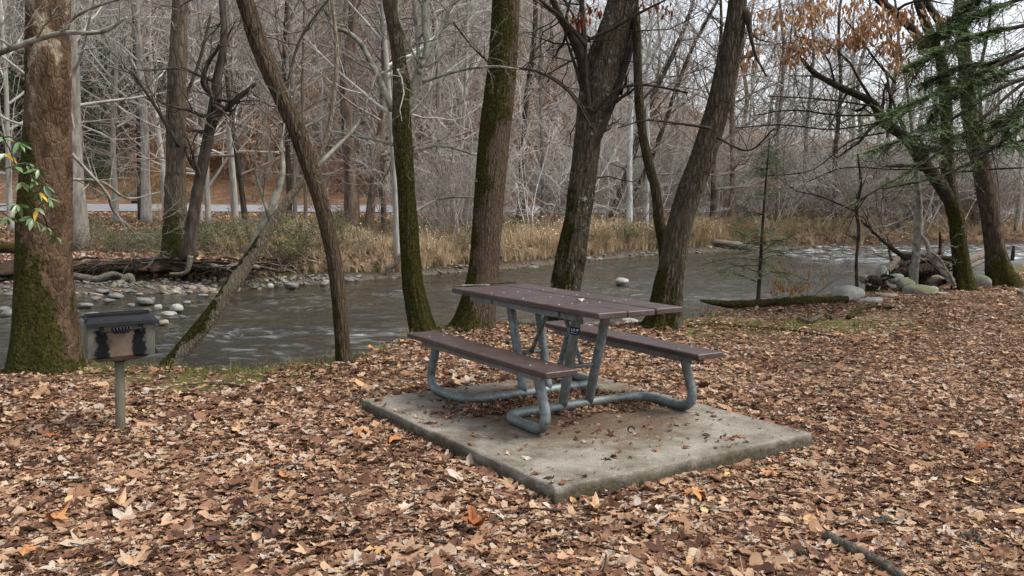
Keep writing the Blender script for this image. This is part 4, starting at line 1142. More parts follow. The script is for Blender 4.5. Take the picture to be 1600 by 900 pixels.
for row in [
    ("curled pale tan leaf lying alone near the front corner of the concrete pad", 822, 717, 0, 24, 'oval', 301, "pale", 2.2),
    ("small dark leaf lying on the right half of the concrete pad", 1073, 701, 0, 15, 'oval', 303, "brown", 0.3),
    ("tan leaf scrap beside a curled dark ring on the concrete pad", 994, 681, 0, 11, 'scrap', 304, "tan", 0.3),
    ("brown leaf flat on the far left corner of the concrete pad", 592, 627, 0, 22, 'oak', 305, "brown", 1.0),
    ("pale leaf scrap left of the bent pipe foot on the pad", 671, 644, 0, 11, 'scrap', 306, "tan", 0.5),
    ("brown pebble-like curled leaf on the pad left of the table", 657, 640, 0, 13, 'scrap', 307, "brown", 0.2),
    ("large orange leaf left of the pad, nearest its left edge", 614, 684, -0.08, 32, 'maple', 308, "orange", 0.7),
    ("broad orange brown leaf curled up farther left of the pad", 566, 676, -0.08, 36, 'maple', 309, "orange", 2.0),
    ("large tan leaf with a ragged edge at lower left", 187, 797, -0.08, 54, 'maple', 310, "tan", 2.9),
    ("folded tan brown leaf at lower left, hollow underneath", 88, 815, -0.08, 48, 'maple', 311, "orange", 1.0),
    ("rust red star shaped leaf left of bottom centre", 742, 824, -0.08, 58, 'maple', 313, "rust", 1.8),
    ("broad tan leaf right below the pad's front corner", 930, 797, -0.08, 46, 'maple', 315, "tan", 0.2),
    ("large light orange leaf curled on litter right of the pad's front", 1205, 741, -0.08, 34, 'maple', 316, "orange", 1.3),
    ("pale yellow oval leaf below the pad's front right edge", 1137, 747, -0.08, 20, 'oval', 317, "yellow", 1.0),
    ("orange brown pointed leaf leaning on litter below the pad's front edge", 1080, 775, -0.08, 46, 'maple', 319, "orange", 0.2),
    ("tan leaf against the pad's front right edge", 1212, 700, -0.08, 26, 'maple', 321, "tan", 2.6),
    ("pale grey leaf alone in the litter right of centre", 1458, 757, -0.08, 28, 'scrap', 322, "pale", 0.6),
    ("dark red curled leaf at far right in the litter", 1540, 699, -0.06, 34, 'oval', 323, "rust", 0.1),
    ("blue grey pale leaf in the litter at lower left", 177, 770, -0.08, 26, 'oval', 325, "pale", 0.1),
    ("dark purple leaf in the litter left of the bottom centre", 330, 852, -0.08, 32, 'oval', 327, "purple", 0.3),
    ("orange maple leaf lying at the bottom edge, left of centre", 40, 865, -0.08, 44, 'maple', 329, "orange", 0.9),
    ("big pale tan leaf at the bottom edge near the lower left", 210, 885, -0.08, 52, 'maple', 331, "tan", 1.4),
    ("rusty curled leaf near the foot of the grill", 84, 686, -0.08, 24, 'scrap', 333, "rust", 0.6),
]: lone_leaf(*row)
o = link("bark_curl", MB().add(*tube(np.stack([0.02 * np.cos(np.linspace(0, 5.2, 18)), np.linspace(-0.012, 0.012, 18), 0.02 + 0.02 * np.sin(np.linspace(0, 5.2, 18))], 1), np.linspace(0.006, 0.003, 18), 6)).mesh("bark_curl"))
o.data.materials.append(MAT_TWIG)
p_ = np.array([0, 0, CAMH]) + ray(986, 677) * (-CAMH / ray(986, 677)[2]); o.location = Vector(p_ + np.array([0, 0, 0.004]))
tag(o, "dark curled ring of bark lying on the concrete pad", "bark")
# bits lying on the table top
def on_top(px, py): return np.array([0, 0, CAMH]) + ray(px, py) * ((TZ - CAMH) / ray(px, py)[2])
o = link("dry_leaf", leaf_mesh("dry_leaf", 'oval', 341, lone_mats["pale"]))
o.location = Vector(on_top(906, 471) + np.array([0, 0, 0.012])); o.scale = (0.075, 0.06, 0.07); o.rotation_euler = (0.2, 0.1, 0.4)
tag(o, "small curled pale leaf lying on the picnic tabletop", "leaf")
for nm, a_, b_, lb in (("twig", (712, 448), (765, 447), "short lichen covered twig lying on the left end of the tabletop"), ("twig", (768, 445), (806, 443), "thin dark twig lying along the tabletop's far edge")):
    q0, q1 = on_top(*a_), on_top(*b_)
    pp = spline([q0 + [0, 0, 0.008], (q0 + q1) / 2 + [0.0, 0.01, 0.009], q1 + [0, 0, 0.008]], 8)
    tag(MB().add(*tube(pp, 0.006, 6)).obj(nm, MAT_LICHEN if a_[0] < 740 else MAT_TWIG), lb, "twig")

# ------------------------------------------------------------------ sticks and roots on the near bank
def ground_stick(name, label, px, w0, w1, mat, cat, lift=0.6, seed=1, wob=0.02):
    rng_ = np.random.default_rng(seed)
    pts = []
    for k, (x, y) in enumerate(px):
        p_ = hit(x, y)
        w = M(w0 + (w1 - w0) * k / (len(px) - 1), p_[1]) / 2
        pts.append((p_[0], p_[1], gz(p_[0], p_[1]) + 0.02 + w * lift, w))
    s = spline(pts, 26)
    s[:, :3] += rng_.normal(0, wob * 0.25, (26, 3))
    V, Q, T = tube(s[:, :3], s[:, 3] * (1 + 0.18 * fbm(s[:, :3] * 9, seed, 2)), 10)
    return tag(MB().add(V, Q, T).obj(name, mat), label, cat)
MAT_DEAD = bark("dead_wood_grey", (0.06, 0.052, 0.042), (0.21, 0.185, 0.15), ridge=30, stretch=0.5)
ground_stick("fallen_stick", "grey broken stick lying in the litter at the lower right", [(1292, 852), (1330, 872), (1372, 893), (1420, 925)], 17, 19, MAT_DEAD, "stick", seed=2)
ground_stick("fallen_stick", "short grey stick in the litter above the broken stick", [(1362, 830), (1388, 823), (1392, 828)], 9, 6, MAT_DEAD, "stick", seed=3)
ground_stick("fallen_stick", "short curved grey stick in the litter near the right edge", [(1500, 850), (1518, 848), (1534, 858)], 9, 6, MAT_DEAD, "stick", seed=4)
ground_stick("fallen_stick", "thin pale twig in the litter right of the grill post", [(330, 606), (352, 605), (378, 609)], 4, 3, MAT_DEAD, "stick", seed=5)
ground_stick("surface_root", "grey root breaking the ground right of the bench", [(1250, 503), (1265, 507), (1285, 497), (1300, 500)], 8, 6, MAT_DEAD, "root", 0.4, 6)
ground_stick("surface_root", "dark root arching over the ground below the boulders", [(1325, 500), (1345, 489), (1370, 484), (1397, 486)], 7, 5, MAT_R2, "root", 0.5, 7)
ground_stick("surface_root", "long low root running right from the leaning furrowed trunk", [(1075, 512), (1120, 510), (1160, 513), (1215, 516), (1260, 524), (1310, 530)], 8, 5, MAT_R2, "root", -0.3, 8)
ground_stick("surface_root", "short exposed root beside the foot of the furrowed trunk", [(1068, 500), (1090, 497), (1118, 507)], 9, 5, MAT_R2, "root", 0.5, 9)
# rotten log by the water
MAT_LOG = bark("rotten_log", (0.018, 0.011, 0.007), (0.11, 0.068, 0.04), moss=0.40, mdir=(0.2, -0.2, 1.1), mtop=0.5, mfade=3, ridge=20, stretch=1.0, rot=(0, 0, 0))
lg = thing("fallen_log", "rotten mossy log lying along the bank beside the boulders", "log", hit(1210, 478))
b = MB()
rows_ = [(1150, 486, 17), (1170, 483, 20), (1200, 476, 18), (1240, 473, 17), (1280, 471, 15), (1325, 468, 12)]
s = spline([(*P(x, y, 12.6), M(w, 12.6) / 2) for x, y, w in rows_], 60)
V, Q, T = tube(s[:, :3], s[:, 3], 18)
V += 0.035 * (fbm(V * 6, 4, 3) * 1.0)[:, None] * nrm(V - np.repeat(np.concatenate([s[:, :3], s[:1, :3]]), 18, 0)[:len(V)] + 1e-6)
b.add(V, Q, T); b.obj("log_body", MAT_LOG, lg)
b = MB()
s = spline([(*P(x, y, 12.45), M(w, 12.45) / 2) for x, y, w in [(1094, 470, 3), (1120, 473, 8), (1150, 476, 13), (1185, 474, 12), (1215, 470, 9)]], 40)
V, Q, T = tube(s[:, :3], s[:, 3], 12); V += 0.02 * fbm(V * 8, 5, 3)[:, None]
b.add(V, Q, T); b.obj("splintered_end", MAT_LOG, lg)

# fine twigs strewn through the litter
def twig_proto(seed):
    rng_ = np.random.default_rng(seed)
    pts_ = np.cumsum(np.concatenate([[[-0.5, 0, 0]], np.stack([np.full(5, 0.2), rng_.normal(0, 0.05, 5), rng_.normal(0, 0.012, 5)], 1)]), 0)
    b = MB().add(*tube(pts_, np.linspace(0.016, 0.007, 6), 4))
    if seed % 2: b.add(*tube(np.stack([pts_[3], pts_[3] + [0.12, 0.10, 0.02], pts_[3] + [0.25, 0.14, 0.02]]), np.linspace(0.009, 0.004, 3), 4))
    me = b.mesh("twig_shape"); me.materials.append(MAT_DEAD if seed % 3 else MAT_TWIG); return me
twig_coll = proto_collection("twig_shape", [twig_proto(k) for k in range(6)])
n = 1400
y = 2.6 + 10.5 * rng.random(n) ** 1.2; x = rng.uniform(-1, 1, n) * (1 + 0.64 * y)
kp = (y < near_lip(x) - 0.1) & ~on_pad(x, y, 0.03); x, y = x[kp], y[kp]; n = len(x)
sc_ = np.clip(np.exp(rng.normal(math.log(0.15), 0.4, n)), 0.05, 0.34)
scatter("fallen_twigs", twig_coll, np.stack([x, y, height(x, y) + 0.034], 1), np.stack([rng.normal(0, 0.06, n), rng.normal(0, 0.06, n), rng.uniform(0, 6.28, n)], 1), np.stack([sc_] * 3, 1), rng.integers(0, 6, n), rng.random(n), "fine dead twigs strewn through the leaf litter")

# ------------------------------------------------------------------ boulders and stones
def stone_mat(name, c1, c2, moss=0.0):
    m = N(name)
    col = m.mix(m.ramp(m.noise(5, 6, 0.65), [(0.35, 0), (0.65, 1)]), c1, c2)
    col = m.mix(m.ramp(m.noise(28, 4, 0.7), [(0.5, 0.0), (0.7, 0.5)]), col, tuple(0.5 * c for c in c1))
    if moss:
        nz_ = m.normal()[2]
        k = m.math('ADD', m.math('MULTIPLY', nz_, 0.25), m.noise(3.5, 5, 0.65))
        col = m.mix(m.ramp(k, [(0.78 - 0.25 * moss, 0.0), (0.92 - 0.2 * moss, 0.85)]), col, (0.095, 0.105, 0.045))
    return m.done(col, 0.85, m.bump(m.noise(35, 5, 0.65), 0.4, 0.02), spec=0.1)
ST = [stone_mat("stone_pale", (0.17, 0.165, 0.142), (0.34, 0.33, 0.29), 0.1), stone_mat("stone_mossy", (0.14, 0.135, 0.11), (0.27, 0.26, 0.22), 0.9), stone_mat("stone_tan", (0.14, 0.11, 0.08), (0.27, 0.22, 0.17)), stone_mat("stone_grey", (0.07, 0.068, 0.06), (0.17, 0.165, 0.15))]
def boulder(label, px, py, w, h, Y, mt, seed, group=None, name="boulder", depth=0.8):
    c_ = P(px, py, Y)
    V, _, T = rock(None, (M(w, Y) / 2, M(w, Y) / 2 * depth, M(h, Y) / 2), seed, 3, 0.34)
    o = link(name, MB().add(V, None, T).mesh(name))
    o.data.materials.append(ST[mt])
    o.location = Vector(c_); o.rotation_euler = (0, 0, 0.3 * (seed % 5 - 2))
    return tag(o, label, "boulder" if name == "boulder" else "stone", group)
for row in [
    ("large rounded pale boulder at the right end of the mossy log", 1325, 459, 50, 30, 12.9, 0, 3),
    ("mossy topped rounded boulder in front of the driftwood pile", 1435, 457, 48, 24, 13.4, 1, 5),
    ("small mossy boulder against the pale sapling's foot", 1414, 444, 29, 18, 13.8, 1, 7),
    ("broad flat pale stone sunk in leaves below the driftwood", 1362, 473, 50, 17, 12.7, 0, 9),
    ("flat tan stone just right of the broad flat pale one", 1386, 465, 34, 14, 13.1, 2, 11),
    ("low flat pale stone at the forked mossy tree's foot", 1474, 463, 44, 14, 13.5, 0, 13),
    ("pale green boulder between the two right hand trunks", 1531, 441, 30, 24, 14.6, 1, 15),
    ("pale stone standing upright at the left of the driftwood", 1378, 430, 18, 28, 14.2, 0, 17),
    ("small pale tan stone beside the bare sapling", 1351, 436, 18, 14, 14.0, 2, 19),
    ("pale rock wedged under the dark log of the driftwood pile", 1400, 436, 24, 16, 14.1, 0, 43),
    ("tan rock at the right foot of the driftwood pile", 1462, 438, 22, 15, 14.3, 2, 45),
    ("pale rock atop the driftwood pile's left half", 1410, 408, 16, 14, 15.2, 0, 47),
    ("small pale rock between the mossy boulder and the forked tree", 1458, 453, 18, 12, 13.7, 0, 49),
    ("low grey stone left of the large rounded pale boulder", 1278, 469, 30, 14, 13.3, 3, 21),
    ("dark stone cut by the right edge of the picture", 1597, 460, 16, 12, 13.2, 3, 23),
    ("lone wet pale stone standing out of midstream", 971, 439, 22, 10, 22.0, 0, 25),
    ("pale stone at water's edge nearest the furrowed trunk", 992, 512, 24, 22, 11.2, 0, 27),
    ("mossy stone left of the furrowed trunk, behind the right bench", 962, 515, 26, 18, 11.3, 1, 29),
    ("white stone behind the right bench, between mossy and pale ones", 978, 508, 20, 15, 11.5, 0, 31),
    ("small pale stone leftmost behind the right bench", 944, 517, 18, 12, 11.4, 0, 33),
    ("flat pale stone farthest out in the water behind the right bench", 985, 502, 26, 10, 11.8, 0, 35),
    ("low mossy stone on the bank between curved tree and left bench", 632, 545, 22, 11, 9.6, 1, 37),
    ("green mossy stone at the far bank's foot behind the tabletop", 834, 419, 18, 9, 28.2, 1, 39),
    ("tan stone standing out of the shallows near the far root tangle", 318, 402 + 52, 14, 12, 19.0, 2, 41),
]: boulder(*row)
# stones of the gravel bar on the far side: the larger ones singly
rng = np.random.default_rng(55)
for (px, py, w, h, lab) in [
    (226, 470, 28, 12, "largest grey wedge shaped stone on the far gravel bar"), (276, 481, 19, 14, "round pale stone at the right end of the far gravel bar"), (205, 477, 12, 7, "small stone left below the wedge shaped gravel bar stone"), (247, 480, 12, 10, "egg shaped stone just left of the round pale gravel bar stone"),
    (265, 490, 26, 8, "low flat stone below the round pale gravel bar stone"), (243, 497, 16, 7, "small flat stone nearest the grill's right edge in the shallows"), (255, 504, 18, 9, "reddish stone in the shallows right of the grill top"), (238, 468, 9, 7, "pebble touching the wedge shaped stone's right tip"),
    (180, 463, 24, 9, "low grey stone left of the wedge shaped gravel bar stone"), (160, 455, 22, 7, "flat grey stone up against the far bank roots, left part"), (132, 477, 24, 8, "pale oval stone right beside the sycamore trunk on the bar"), (275, 457, 10, 6, "small stone above the round pale gravel bar stone"),
    (255, 452, 11, 12, "upright tan stone under the far bank's dark undercut"), (218, 460, 13, 6, "small flat stone above the wedge shaped gravel bar stone"), (200, 455, 14, 7, "grey stone at the foot of the forked bank root"), (292, 472, 14, 5, "thin flat stone in water at the bar's far right"),
    (317, 461, 18, 4, "long pale sliver of stone lying in dark water past the bar"), (150, 466, 16, 6, "grey stone between the pale oval and the low grey stone"), (190, 448, 13, 6, "small stone highest on the bar under the roots"), (142, 492, 26, 8, "pale flat stone behind the grill's top left corner"),
    (230, 485, 12, 6, "small stone right behind the grill's top right corner"), (285, 495, 12, 5, "stone low in the water, outermost right of the bar"), (170, 470, 18, 7, "grey stone directly above the middle of the grill top"), (116, 486, 14, 6, "half hidden stone touching the sycamore trunk's right side"),
    (422, 447, 10, 8, "small white stone at the far edge, left of the flat grey one"), (455, 446, 24, 11, "flat grey stone at the far water's edge left of the curved tree"), (505, 444, 12, 7, "small stone at the far edge touching the curved tree's left side"), (370, 452, 12, 11, "tan stone just right of the leaning pole at the far edge"),
    (22, 490, 36, 16, "pale slanting stone left of the sycamore trunk"), (6, 485, 20, 14, "grey stone cut by the left edge of the picture")]:
    d = ray(px, py + h * 0.3); t_ = (-0.60 - CAMH) / d[2]; Y = d[1] * t_
    boulder(lab, px, py, w, h, Y, 2 if ("tan" in lab or "red" in lab) else 0 if "white" in lab or "round pale" in lab else 3, int(100 + px + py), "stones of the far shore", "river_stone", 0.9)
# the uncountable rest
def stone_protos():
    out = []
    for k in range(6):
        V, _, T = rock(None, (0.5, 0.38, 0.22), 200 + k, 2, 0.25)
        me = MB().add(V, None, T).mesh("pebble_shape"); me.materials.append(ST[[3, 3, 2, 3, 1, 3][k]]); out.append(me)
    return out
peb = proto_collection("pebble_shape", stone_protos())
n = 1300
x = np.concatenate([rng.uniform(-16, -4.5, 900), rng.uniform(-4.5, 24, 400)]); u_ = rng.uniform(-0.25, 1.1, n)
y = far_water(x) + u_ * np.maximum(far_bank(x) - far_water(x), 0.6)
sz = np.exp(rng.normal(math.log(0.10), 0.45, n))
scatter("gravel", peb, np.stack([x, y, height(x, y) + 0.02], 1), np.stack([rng.normal(0, 0.2, n), rng.normal(0, 0.2, n), rng.uniform(0, 6.28, n)], 1), np.stack([sz] * 3, 1), rng.integers(0, 6, n), rng.random(n), "grey gravel along the far water's edge")
n = 260
x = rng.uniform(0.4, 2.0, n); y = near_lip(x) + rng.uniform(0.0, 0.9, n)
sz = np.exp(rng.normal(math.log(0.12), 0.4, n))
scatter("bank_pebbles", peb, np.stack([x, y, np.maximum(height(x, y), -0.62) + 0.0], 1), np.stack([rng.normal(0, 0.2, n), rng.normal(0, 0.2, n), rng.uniform(0, 6.28, n)], 1), np.stack([sz] * 3, 1), rng.integers(0, 6, n), rng.random(n), "small stones at the near water's edge behind the right bench")

# ------------------------------------------------------------------ driftwood
MAT_DRIFT = bark("driftwood_grey", (0.08, 0.065, 0.05), (0.33, 0.29, 0.235), ridge=24, stretch=0.6, bump=0.8)
MAT_DRIFT_D = bark("driftwood_dark", (0.014, 0.010, 0.008), (0.10, 0.072, 0.05), ridge=18, stretch=0.6, bump=1.0)
def drift(label, rows, Y0, Y1, mat, seed, name="driftwood_log", twigs=0):
    rng_ = np.random.default_rng(seed)
    yy_ = np.linspace(Y0, Y1, len(rows))
    s = spline([(*P(r_[0], r_[1], y_), M(r_[2], y_) / 2) for r_, y_ in zip(rows, yy_)], 30)
    V, Q, T = tube(s[:, :3], s[:, 3] * (1 + 0.2 * fbm(s[:, :3] * 6, seed, 2)), 12)
    V = V + 0.02 * fbm(V * 9, seed, 2)[:, None]
    b = MB().add(V, Q, T)
    for _ in range(twigs):
        i = rng_.integers(3, 28)
        branch(b, rng_, s[i, :3], nrm(rng_.normal(0, 1, 3) + np.array([-0.3, 0, 0.8])), rng_.uniform(0.3, 0.8), 0.012, 1, 5, 0.25, 0.0, (3, 3, 2))
    return tag(b.obj(name, mat), label, "driftwood")
drift("dark thick log lying across the driftwood pile", [(1388, 428, 14), (1420, 424, 18), (1455, 420, 18), (1480, 412, 12)], 14.6, 14.8, MAT_DRIFT_D, 3)
drift("pale log slanting up left end of the driftwood pile", [(1386, 425, 12), (1395, 412, 13), (1403, 404, 10)], 14.5, 14.9, MAT_DRIFT, 4)
drift("weathered log on top of the driftwood pile, pointing right", [(1402, 400, 10), (1430, 402, 12), (1458, 405, 9), (1490, 404, 7)], 15.0, 14.6, MAT_DRIFT_D, 5)
drift("long pale bleached log between the two right trunks", [(1500, 412, 12), (1520, 404, 14), (1545, 395, 13), (1560, 392, 10)], 15.4, 16.4, MAT_DRIFT, 6)
drift("second bleached log under the long pale one", [(1505, 422, 7), (1530, 410, 8), (1552, 398, 6)], 15.3, 16.2, MAT_DRIFT, 7)
drift("dark bare branch rising left out of the driftwood", [(1420, 406, 8), (1400, 393, 7), (1382, 378, 6), (1362, 360, 5), (1345, 344, 3)], 14.4, 13.9, MAT_TWIG, 8, "driftwood_branch", 4)
drift("mossy crooked branch leaning left against the forked tree", [(1488, 440, 12), (1476, 424, 12), (1462, 410, 11), (1452, 395, 8), (1447, 375, 5), (1435, 362, 3)], 13.9, 14.3, MAT_LICHEN, 9, "driftwood_branch", 3)
drift("forked pale root standing before the forked tree", [(1492, 450, 5), (1487, 436, 5), (1480, 424, 4), (1470, 418, 3)], 13.6, 13.8, MAT_DRIFT, 10, "driftwood_branch")
drift("dark log low at the front of the driftwood pile", [(1450, 448, 8), (1465, 444, 10), (1480, 438, 7)], 13.9, 14.1, MAT_DRIFT_D, 11)
drift("upright dead stub near the right edge of the picture", [(1581, 408, 5), (1583, 395, 5), (1584, 384, 3)], 17.0, 17.0, MAT_DRIFT_D, 12, "driftwood_branch")
drift("upright dead stub behind the driftwood pile", [(1468, 398, 4), (1469, 378, 4), (1469, 362, 3)], 15.2, 15.2, MAT_DRIFT_D, 13, "driftwood_branch")
drift("pale forked branch jutting up from the driftwood's left half", [(1400, 420, 5), (1392, 402, 5), (1388, 385, 4), (1380, 372, 3)], 14.7, 14.6, MAT_DRIFT, 14, "driftwood_branch", 3)
drift("pale thin stick crossing the dark heart of the driftwood", [(1408, 412, 4), (1440, 405, 4), (1475, 408, 3)], 14.3, 14.3, MAT_DRIFT, 15, "driftwood_branch")
drift("short bleached log end at the right of the driftwood pile", [(1462, 415, 10), (1478, 410, 11), (1492, 404, 9)], 15.0, 15.2, MAT_DRIFT, 16)
drift("tan splintered slab leaning on top of the driftwood", [(1462, 408, 12), (1470, 396, 10), (1476, 384, 5)], 15.3, 15.4, MAT_DRIFT, 17)
drift("reddish brown slab in the middle of the driftwood", [(1405, 425, 10), (1415, 412, 12), (1425, 402, 9)], 14.9, 15.1, MAT_LOG, 18)
drift("thin pale root arching in front of the driftwood", [(1455, 395, 3), (1468, 405, 4), (1482, 425, 4), (1493, 445, 4)], 13.8, 13.6, MAT_DRIFT, 19, "driftwood_branch")
# root wads: a dark knotted stump mass with snaking roots
def wad(label, px, py, Y, r_px, seed, nroot):
    rng_ = np.random.default_rng(seed)
    c_ = P(px, py, Y); r_ = M(r_px, Y)
    t = thing("root_wad", label, "driftwood", (c_[0], c_[1], gz(c_[0], c_[1])))
    V, _, T = rock(None, (r_ * 0.8, r_ * 0.7, r_ * 0.75), seed, 3, 0.6)
    MB().add(V + c_, None, T).obj("stump", MAT_DRIFT_D, t)
    for k in range(nroot):
        d_ = nrm(rng_.normal(0, 1, 3) * np.array([1, 0.5, 0.8]) + np.array([0, -0.4, 0]))
        b = MB(); branch(b, rng_, c_ + d_ * r_ * 0.4, d_, r_ * rng_.uniform(0.9, 1.7), r_ * rng_.uniform(0.10, 0.2), 1, 6, 0.4, -0.03, (2, 2), sides=(8, 7, 5, 4))
        b.obj("root", MAT_DRIFT if k % 3 == 0 else MAT_DRIFT_D, t)
wad("dark knotted root wad at the left of the driftwood, beside the large boulder", 1368, 446, 13.9, 19, 61, 12)
wad("dark stump mass at the heart of the driftwood pile", 1448, 428, 14.9, 28, 63, 14)

# ------------------------------------------------------------------ far bank trees
def bare_tree(seed, H, r0, low=0.25, nl=22, spread=0.30, lean=0.0, kids=(5, 4, 2), limb=0.34, up=0.45):
    """bare forest tree: trunk mesh and crown mesh, foot at the origin"""
    rng_ = np.random.default_rng(seed)
    tp = np.array([[0.35 * math.sin(k * 1.3 + seed) * (k / 9) + lean * k / 9 * H, 0.35 * math.cos(k * 1.7 + seed) * (k / 9), H * k / 9 - 0.3, r0 * (1 - 0.82 * k / 9) * (1.25 if k == 0 else 1)] for k in range(10)])
    tb, cb = MB(), MB()
    s = spline(tp, 26)
    V, Q, T = tube(s[:, :3], s[:, 3] * (1 + 0.06 * fbm(s[:, :3] * 1.5, seed, 2)), 12)
    tb.add(V, Q, T)
    for k in range(nl):
        t = low + (0.98 - low) * (k + rng_.random()) / nl
        f = t * 25; i = min(int(f), 24)
        p_ = s[i, :3] * (1 - f + i) + s[i + 1, :3] * (f - i)
        az = k * 2.4 + rng_.normal(0, 0.5)
        d_ = nrm(np.array([math.cos(az), math.sin(az), up * rng_.uniform(0.3, 2.2)]))
        L = H * limb * (1.12 - 0.75 * t) * rng_.uniform(0.6, 1.15)
        branch(cb, rng_, p_, d_, L, s[i, 3] * 0.36, 0, 6, 0.12, 0.05, kids, sides=(5, 4, 3, 3), rmin=0.0065)
    return tb.mesh("trunk"), cb.mesh("crown")

def far_bark(name, c1, c2, patch=0.0):
    m = N(name)
    col = m.mix(m.ramp(m.noise(9, 5, 0.65, m.mapping((1, 1, 0.2))), [(0.35, 0), (0.65, 1)]), c1, c2)
    col = m.mix(m.ramp(m.noise(1.2, 4, 0.6), [(0.5, 0), (0.75, 0.6)]), col, tuple(c * 0.55 for c in c1))
    return m.done(col, 0.9, m.bump(m.noise(20, 4, 0.6, m.mapping((1, 1, 0.2))), 0.6, 0.03), spec=0.03)
FAR = {"pale": far_bark("far_bark_pale", (0.19, 0.175, 0.15), (0.36, 0.34, 0.30)), "grey": far_bark("far_bark_grey", (0.11, 0.095, 0.08), (0.24, 0.215, 0.185)), "brown": far_bark("far_bark_brown", (0.065, 0.046, 0.034), (0.19, 0.14, 0.105)), "dark": far_bark("far_bark_dark", (0.025, 0.02, 0.016), (0.085, 0.068, 0.054)), "white": far_bark("far_bark_white", (0.33, 0.33, 0.32), (0.56, 0.56, 0.54)), "mossy": far_bark("far_bark_mossy", (0.045, 0.042, 0.022), (0.13, 0.115, 0.062))}
FAR_TWIG = {"pale": simple("far_twig_pale", (0.29, 0.268, 0.235), (0.50, 0.475, 0.43), 3, 0.9, 0.1), "grey": simple("far_twig_grey", (0.21, 0.188, 0.16), (0.39, 0.36, 0.315), 3, 0.9, 0.1), "brown": simple("far_twig_brown", (0.13, 0.10, 0.08), (0.28, 0.225, 0.185), 3, 0.9, 0.1)}
FAR_TWIG["white"] = FAR_TWIG["pale"]; FAR_TWIG["dark"] = FAR_TWIG["brown"]; FAR_TWIG["mossy"] = FAR_TWIG["grey"]
PROTO = [bare_tree(400 + k, 17.0, 0.20, (0.10, 0.16, 0.22, 0.14, 0.3)[k], (26, 24, 24, 28, 22)[k], lean=(0, 0.02, -0.03, 0.04, 0.0)[k]) for k in range(5)]

def far_tree(label, px, base_py, w_px, tone, proto=0, lean=0.0, H=1.0, Y=None, name="forest_tree", rz=None):
    p_ = hit(px, base_py) if Y is None else np.array([P(px, 300, Y)[0], Y, gz(P(px, 300, Y)[0], Y)])
    k = M(w_px, p_[1]) / 2 / 0.20
    t = thing(name, label, "tree", p_, "trees of the far bank")
    for nm, me in zip(("trunk", "crown"), PROTO[proto]):
        key = (me.name, tone)
        if key not in _TONED:
            c = me.copy(); c.materials.clear(); c.materials.append(FAR[tone] if nm == "trunk" else FAR_TWIG[tone]); _TONED[key] = c
        o = bpy.data.objects.new(nm, _TONED[key]); COL.objects.link(o); o.parent = t
        o.scale = (k, k, H) if nm == "trunk" else (0.55 + 0.45 * k, 0.55 + 0.45 * k, H)
    t.rotation_euler = (0, lean, rz if rz is not None else (px * 0.37) % 6.28)
    if lean: t.rotation_euler = (0, lean, 0)
    return t
_TONED = {}
